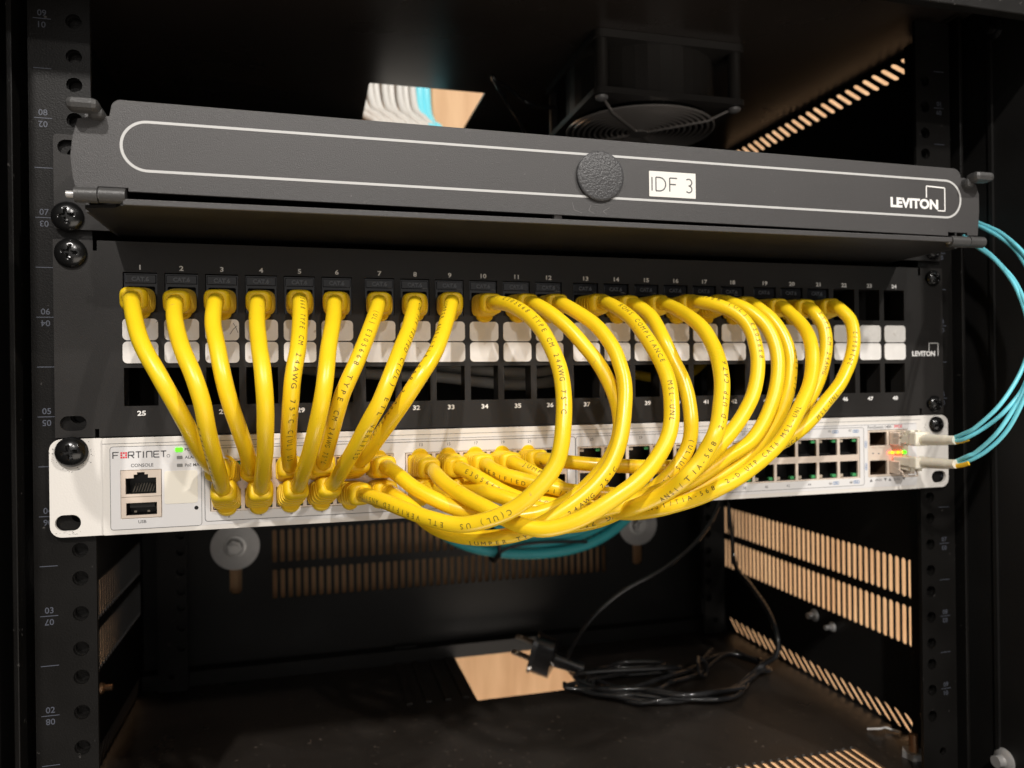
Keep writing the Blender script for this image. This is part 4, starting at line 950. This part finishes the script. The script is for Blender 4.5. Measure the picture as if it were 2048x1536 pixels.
TX = {
 2: [(100, 1, 'E305668 TYPE CM 24AWG', 1.25)],
 5: [(30, 1, '05668 TYPE CM 24AWG 75°C C(UL) US', -.25)],
 7: [(44, 1, '(UL) E305668 TYPE CM 24AWG 75°C', .0)],
 8: [(34, 1, 'CMR FT4 TESTED C(UL) ETL VERIFIED', -.75)],
 9: [(34, 1, 'JUMPER ANSI/TIA-568.2 20240612U', 1.0)],
 10: [(30, 1, '(UL) E305668 TYPE CM 24AWG 75°C', -.35), (165, 1, 'C(UL) US  ETL VERIFIED ANSI/TIA', -.45)],
 12: [(205, -1, 'JUMPER TYPE CM 24AWG 75°C', -.7)],
 13: [(50, 1, 'ROHS COMPLIANCE   MSL-UNL', -.35)],
 14: [(112, 1, '(UL)US TYPE CM 24AWG 75°C', -.25)],
 15: [(285, -1, 'E305668 CM 75°C E305668', .1), (175, -1, 'ANSI/TIA-568 2-D UTP CAT6', -.35)],
 16: [(30, 1, 'JUMPER (UL) E305668', -.9)],
 17: [(262, -1, 'VERIFIED ANSI/TIA-568', -.5)],
 18: [(64, 1, 'CAT6 UTP', -1.1)],
 19: [(205, -1, 'ANSI/TIA-568 2-D UTP CAT6 MSL-UNL', .35), (284, -1, 'UL JUMPER C(UL) US', .6)],
 20: [(34, 1, 'TYPE CM 24AWG', -.6)],
 21: [(74, -1, '20240612', -.1), (112, -1, 'MSL-UNL-', -.6), (155, -1, 'COMPLIANCE', -.75), (282, -1, 'US JUMPER', -.5)],
}
def left_desc(n):
    if n < 10: return f'short yellow network cable plugged under panel number {n}, dropping to the white switch'
    return f'looping yellow network cable plugged under panel number {n}, curling back to the switch'
for n in range(1, 22):
    raw = CABLES[n]
    P = catmull(raw, 3)
    th = thing('network_cable', left_desc(n), 'network cable', raw[0], 'yellow network cables from the patch panel to the switch')
    m = MB(); m.tube(P, CABLE_R, 18)
    jk = m.build('cable_jacket', 'yellow', th)
    for e in (0, 1):
        Q = P if e == 0 else P[::-1]
        bm_, at = boot_mb(Q, frames(Q, ref=Vector((0, 0, 1))))
        bt = bm_.build('plug_boot', 'boot', th)
        # latch cover: a rounded tab standing off the plug
        s = -1 if (e == 0 or n % 2 == 0) else 1
        p, t_, u_, v_ = at(10.4)
        lm = MB(); hw = 4.3; prof = []
        poly = [(-hw, 0), (hw, 0)]+[(hw*math.cos(a), 1.0+3.4*math.sin(a)) for a in [PI*i/12 for i in range(13)]]
        vs = []
        for depth, gr in ((-2.6, .8), (-1.6, 1.0), (1.2, 1.0), (2.2, .82)):
            for (x, z) in poly:
                vs.append(p+t_*(depth+.18*z)+v_*x*gr+u_*s*(4.2+z*gr))
        k = len(poly)
        lm.add(vs, [(i*k+j, i*k+(j+1) % k, (i+1)*k+(j+1) % k, (i+1)*k+j) for i in range(3) for j in range(k)], 0, True)
        lm.add(vs[:k], [tuple(range(k))]); lm.add(vs[-k:], [tuple(range(k))])
        lm.build('latch_cover', 'boot', bt)
    tm = MB()
    for (s0, dr, st, ph) in TX.get(n, []):
        q = cable_text(P, s0, dr, st, ph)
        if q.v: q.build('printed_lettering', 'ink', jk)

# ---------------------------------------------------------------- things deeper in the cabinet
# grey cable bundle behind the patch panel
for i, (P, lab) in enumerate((
    ([(-150, 60, 226), (-126, 50, 220.5), (-106, 34, 219.1), (-85, 30, 217.3), (-63, 30, 216.4), (-40, 31, 213.4), (-17, 36, 211.5), (8, 52, 214), (24, 80, 222)], 'pale grey cable seen lowest behind the openings numbered 31 to 35'),
    ([(-140, 70, 232), (-110, 56, 224), (-70, 46, 222.4), (-44, 40, 220.6), (-20, 40, 219.0), (6, 48, 220), (18, 70, 228)], 'pale grey cable crossing the top of the openings numbered 33 and 34'),
    ([(-60, 60, 228), (-40, 52, 221.5), (-18, 46, 217), (-2, 50, 212.5), (14, 60, 214), (24, 72, 222), (22, 90, 236)], 'pale grey cable bending behind the opening numbered 35'))):
    th = MB(); th.tube(catmull(P, 6), 3.1, 14)
    o = th.build('grey_cable', 'greycable', loc=P[0]); tag(o, lab, 'cable', 'grey cables behind the patch panel')
P = [(60, 60, 218), (78, 52, 214.5), (92, 50, 214.6), (104, 54, 219), (122, 66, 229)]
o = MB().tube(catmull(P, 6), 3.0, 12).build('grey_cable', 'yellow', loc=P[0]); tag(o, 'dim yellow cable crossing behind the openings numbered 39 and 41', 'cable')
o.name = 'yellow_cable'

# fan on the cabinet roof
FX0, FX1, FY0, FY1, FZ = 46.0, 154.0, 69.0, 177.0, 397.0
fan = thing('cooling_fan', 'square black cooling fan with a wire guard bolted under the cabinet roof', 'fan', (100, 123, FZ))
m = MB(); cx, cy = 100.0, 123.0
for z0, z1 in ((FZ, FZ+4), (ZC-5.2, ZC-.2)):
    m.prism(rrect(FX0, FX1, FY0, FY1, 5, 4), [circle(cx, cy, 49.5, 40)], z0, z1, XY)
m.prism(circle(cx, cy, 52.5, 40), [circle(cx, cy, 49.6, 40)], FZ+3.8, ZC-5, XY)
for ax, ay in ((FX0+6, FY0+6), (FX1-6, FY0+6), (FX0+6, FY1-6), (FX1-6, FY1-6)): m.cyl((ax, ay, FZ+3), (0, 0, 1), 4.2, ZC-FZ-6, 14)
m.build('fan_frame', 'fan', fan)
m = MB(); m.cyl((cx, cy, FZ+7), (0, 0, 1), 19, 28, 30)
for b_ in range(7):
    a = 2*PI*b_/7; vs = []
    for r_ in (18, 28, 38, 48):
        for q, zz in ((-.22, 30), (.22, 10)):
            aa = a+q+(r_-18)*.006; vs.append((cx+r_*math.cos(aa), cy+r_*math.sin(aa), FZ+zz))
    m.add(vs, [(i*2, i*2+1, i*2+3, i*2+2) for i in range(3)], 0, True)
m.build('fan_blades', 'fan', fan)
m = MB(); gz = FZ-4.2
for r_ in range(8, 53, 4): m.torus((cx, cy, gz), (0, 0, 1), r_, 1.0, 44, 6)
for a in (PI/4, 3*PI/4, 5*PI/4, 7*PI/4):
    m.tube([(cx+6*math.cos(a), cy+6*math.sin(a), gz-1.2), (cx+50*math.cos(a), cy+50*math.sin(a), gz-1.2), (cx+62*math.cos(a), cy+62*math.sin(a), gz+2.4), (cx+67*math.cos(a), cy+67*math.sin(a), gz+3.2)], 1.0, 8)
m.cyl((cx, cy, gz-2), (0, 0, 1), 7, 1.4, 20)
m.build('wire_guard', 'guard', fan)
for ax, ay in ((FX0+6, FY0+6), (FX1-6, FY0+6), (FX0+6, FY1-6), (FX1-6, FY1-6)):
    m = MB(); m.revolve([(4.2, 0), (4.0, -1.6), (2.2, -2.6), (0, -2.8)], (ax, ay, FZ-.6), (0, 0, 1), 18); m.build('fan_screw', 'zinc', fan)
m = MB(); P = [(46, 150, 415), (30, 168, 424), (12, 158, 430), (0, 150, 431), (-4, 140, 430), (2, 146, 424), (14, 165, 420), (36, 192, 400), (44, 250, 360), (40, 296, 320)]
m.tube(catmull(P, 6), 1.6, 10)
m.build('fan_lead', 'cord', fan)

# aqua trunk loop hanging behind the switch
tk = thing('fibre_loop', 'thick aqua fibre cable loop hanging behind the switch, tied with black cord', 'fibre cable', (48, 214, 69))
base = [(-52, 214, 150), (-47, 215, 124), (-36, 215, 99), (-14, 215, 84), (14, 213, 76), (48, 212, 73), (80, 212, 75.5), (108, 215, 84), (132, 220, 99), (150, 225, 118), (158, 228, 150)]
m = MB()
m.tube(catmull(base, 6), 4.2, 16)
m.tube(catmull([(x, y+5, z+7.5+.02*abs(x-48)) for x, y, z in base], 6), 4.2, 16)
m.tube(catmull([(x*.97, y-3, z+13.5) for x, y, z in base], 6), 4.0, 16)
m.tube(catmull([(x*.95+2, y+3, z+20) for x, y, z in base], 6), 4.0, 16)
m.build('loop_jacket', 'teal', tk)
m = MB(); m.torus((8, 212, 84), (1, .2, .1), 14, 1.6, 30, 8)
m.tube(catmull([(9, 205, 73), (12, 203, 78), (22, 202, 82.5), (40, 201, 84.5), (62, 201, 84), (86, 203, 82)], 6), 1.3, 8)
m.build('cable_tie', 'tie', tk)

# power cord with its plug on the cabinet floor
pc = thing('power_cord', 'coiled black power cord with a two prong plug lying on the cabinet floor', 'power cord', (70, 215, ZF))
m = MB()
a = [(214, 210, 150), (206, 200, 111), (184, 195, 81), (149, 190, 59), (113, 190, 43.5), (89, 195, 24), (76, 204, 2), (71, 214, -18), (74, 214, -27)]
m.tube(catmull(a, 8), 2.0, 10, flat=1.0)
b_ = [(262, 292, 120), (262, 281, 96), (262, 275, 67), (258, 262, 37), (252, 228, 27), (246, 192, 15), (240, 170, 2), (236, 165, -13), (228, 176, -26), (210, 168, -31), (180, 150, -31), (130, 146, -31), (98, 160, -30), (72, 190, -29)]
m.tube(catmull(b_, 8), 2.3, 10)
rc = random.Random(11)
for k in range(4):
    ring_ = [(63, 196), (78, 174), (104, 160), (138, 168), (172, 190), (208, 214), (232, 206), (240, 188), (222, 176), (186, 146), (140, 143), (104, 158), (84, 182), (92, 208), (120, 214), (156, 196)]
    st_ = k*3
    ring_ = [ring_[(i_+st_) % 16] for i_ in range(13)] if k else ring_
    c_ = [(x+rc.uniform(-8, 8)+k*1.5, y+rc.uniform(-9, 9), -32+abs(rc.gauss(0, 3))+k*1.2) for x, y in ring_]
    m.tube(catmull(c_, 8), 1.75, 10)
m.tube(catmull([(176, 186, -22), (182, 196, -20), (188, 193, -26), (181, 183, -31), (174, 180, -27), (176, 186, -22)], 6), 1.6, 8)
m.build('cord_jacket', 'cord', pc)
m = MB()
pl = [(82, 203, -22), (72, 209, -19), (62, 215, -16), (52, 221, -13), (46, 225, -11)]
Pq = catmull(pl, 5); fr = frames(Pq); n_ = len(Pq)
vs = []
for i in range(n_):
    q = i/(n_-1); T, u_, v_ = fr[i]; w1 = 4.5+(11.5 if q > .5 else 3*q); h1 = 4.5+(6.5 if q > .5 else 2*q)
    if q > .93: w1 = 17.5; h1 = 12
    for j in range(20):
        an = 2*PI*j/20; ca, sa = math.cos(an), math.sin(an)
        vs.append(Pq[i]+u_*abs(ca)**.6*(1 if ca > 0 else -1)*w1+v_*abs(sa)**.6*(1 if sa > 0 else -1)*h1)
m.add(vs, [(i*20+j, i*20+(j+1) % 20, (i+1)*20+(j+1) % 20, (i+1)*20+j) for i in range(n_-1) for j in range(20)], 0, True)
m.add(vs[-20:], [tuple(range(20))]); m.add(vs[:20], [tuple(range(20))])
plug = m.build('plug', 'cord', pc)
T, u_, v_ = fr[-1]; E_ = Pq[-1]
for sd in (-1, 1):
    o2 = E_+u_*6.9*sd
    poly = rrect(0, 18, -3.6, 3.6, 1.4, 3)
    m = MB(); m.prism(poly, [circle(13.2, 0, 1.5, 12)], -.8, .8, lambda a_, b2, c2: tuple(o2+T*a_+v_*b2+u_*c2)); m.build('prong', 'prong', plug)
m = MB(); P = [(244, 70, -33.6), (250, 64, -31.5), (256, 66, -32.5), (262, 60, -33.8)]
o = MB().tube(catmull(P, 5), .7, 8).build('wire_clipping', 'white', loc=P[0]); tag(o, 'short white wire clipping lying on the cabinet floor', 'wire scrap')

# cables outside, coming down the wall to the roof opening
i = 0
for x in (-97, -90, -84, -77, -71, -64, -58, -51, -45, -39):
    y = 316-(i % 2)*4; jx = random.uniform(-3, 3); lean = (-14 if i < 5 else 4)
    P = [(x+jx-lean*2, y-2, 760), (x+jx-lean, y-3, 640), (x, y-2, 540), (x+2, y-4, 470), (x*.86+2, y-30, 446), (x*.8+4, 262, 430), (x*.75+6, 255, 400), (x*.7+4, 250, 345)]
    o = MB().tube(catmull(P, 6), 3.3, 10).build('grey_cable', 'greycable', loc=P[0])
    tag(o, 'pale grey cable coming down the plywood wall into the roof opening', 'cable', 'grey cables entering the roof opening'); i += 1
for k, x in enumerate((-31, -25)):
    P = [(x-3, 312, 760), (x-1, 312, 600), (x, 312, 480), (x+1, 290, 446), (x+3, 262, 430), (x+5, 256, 400), (x+5, 250, 345)]
    o = MB().tube(catmull(P, 6), 4.2, 10).build('aqua_cable', 'aqua', loc=P[0])
    tag(o, 'aqua fibre cable coming down the wall beside the grey cables into the roof opening', 'cable', 'aqua cables entering the roof opening')
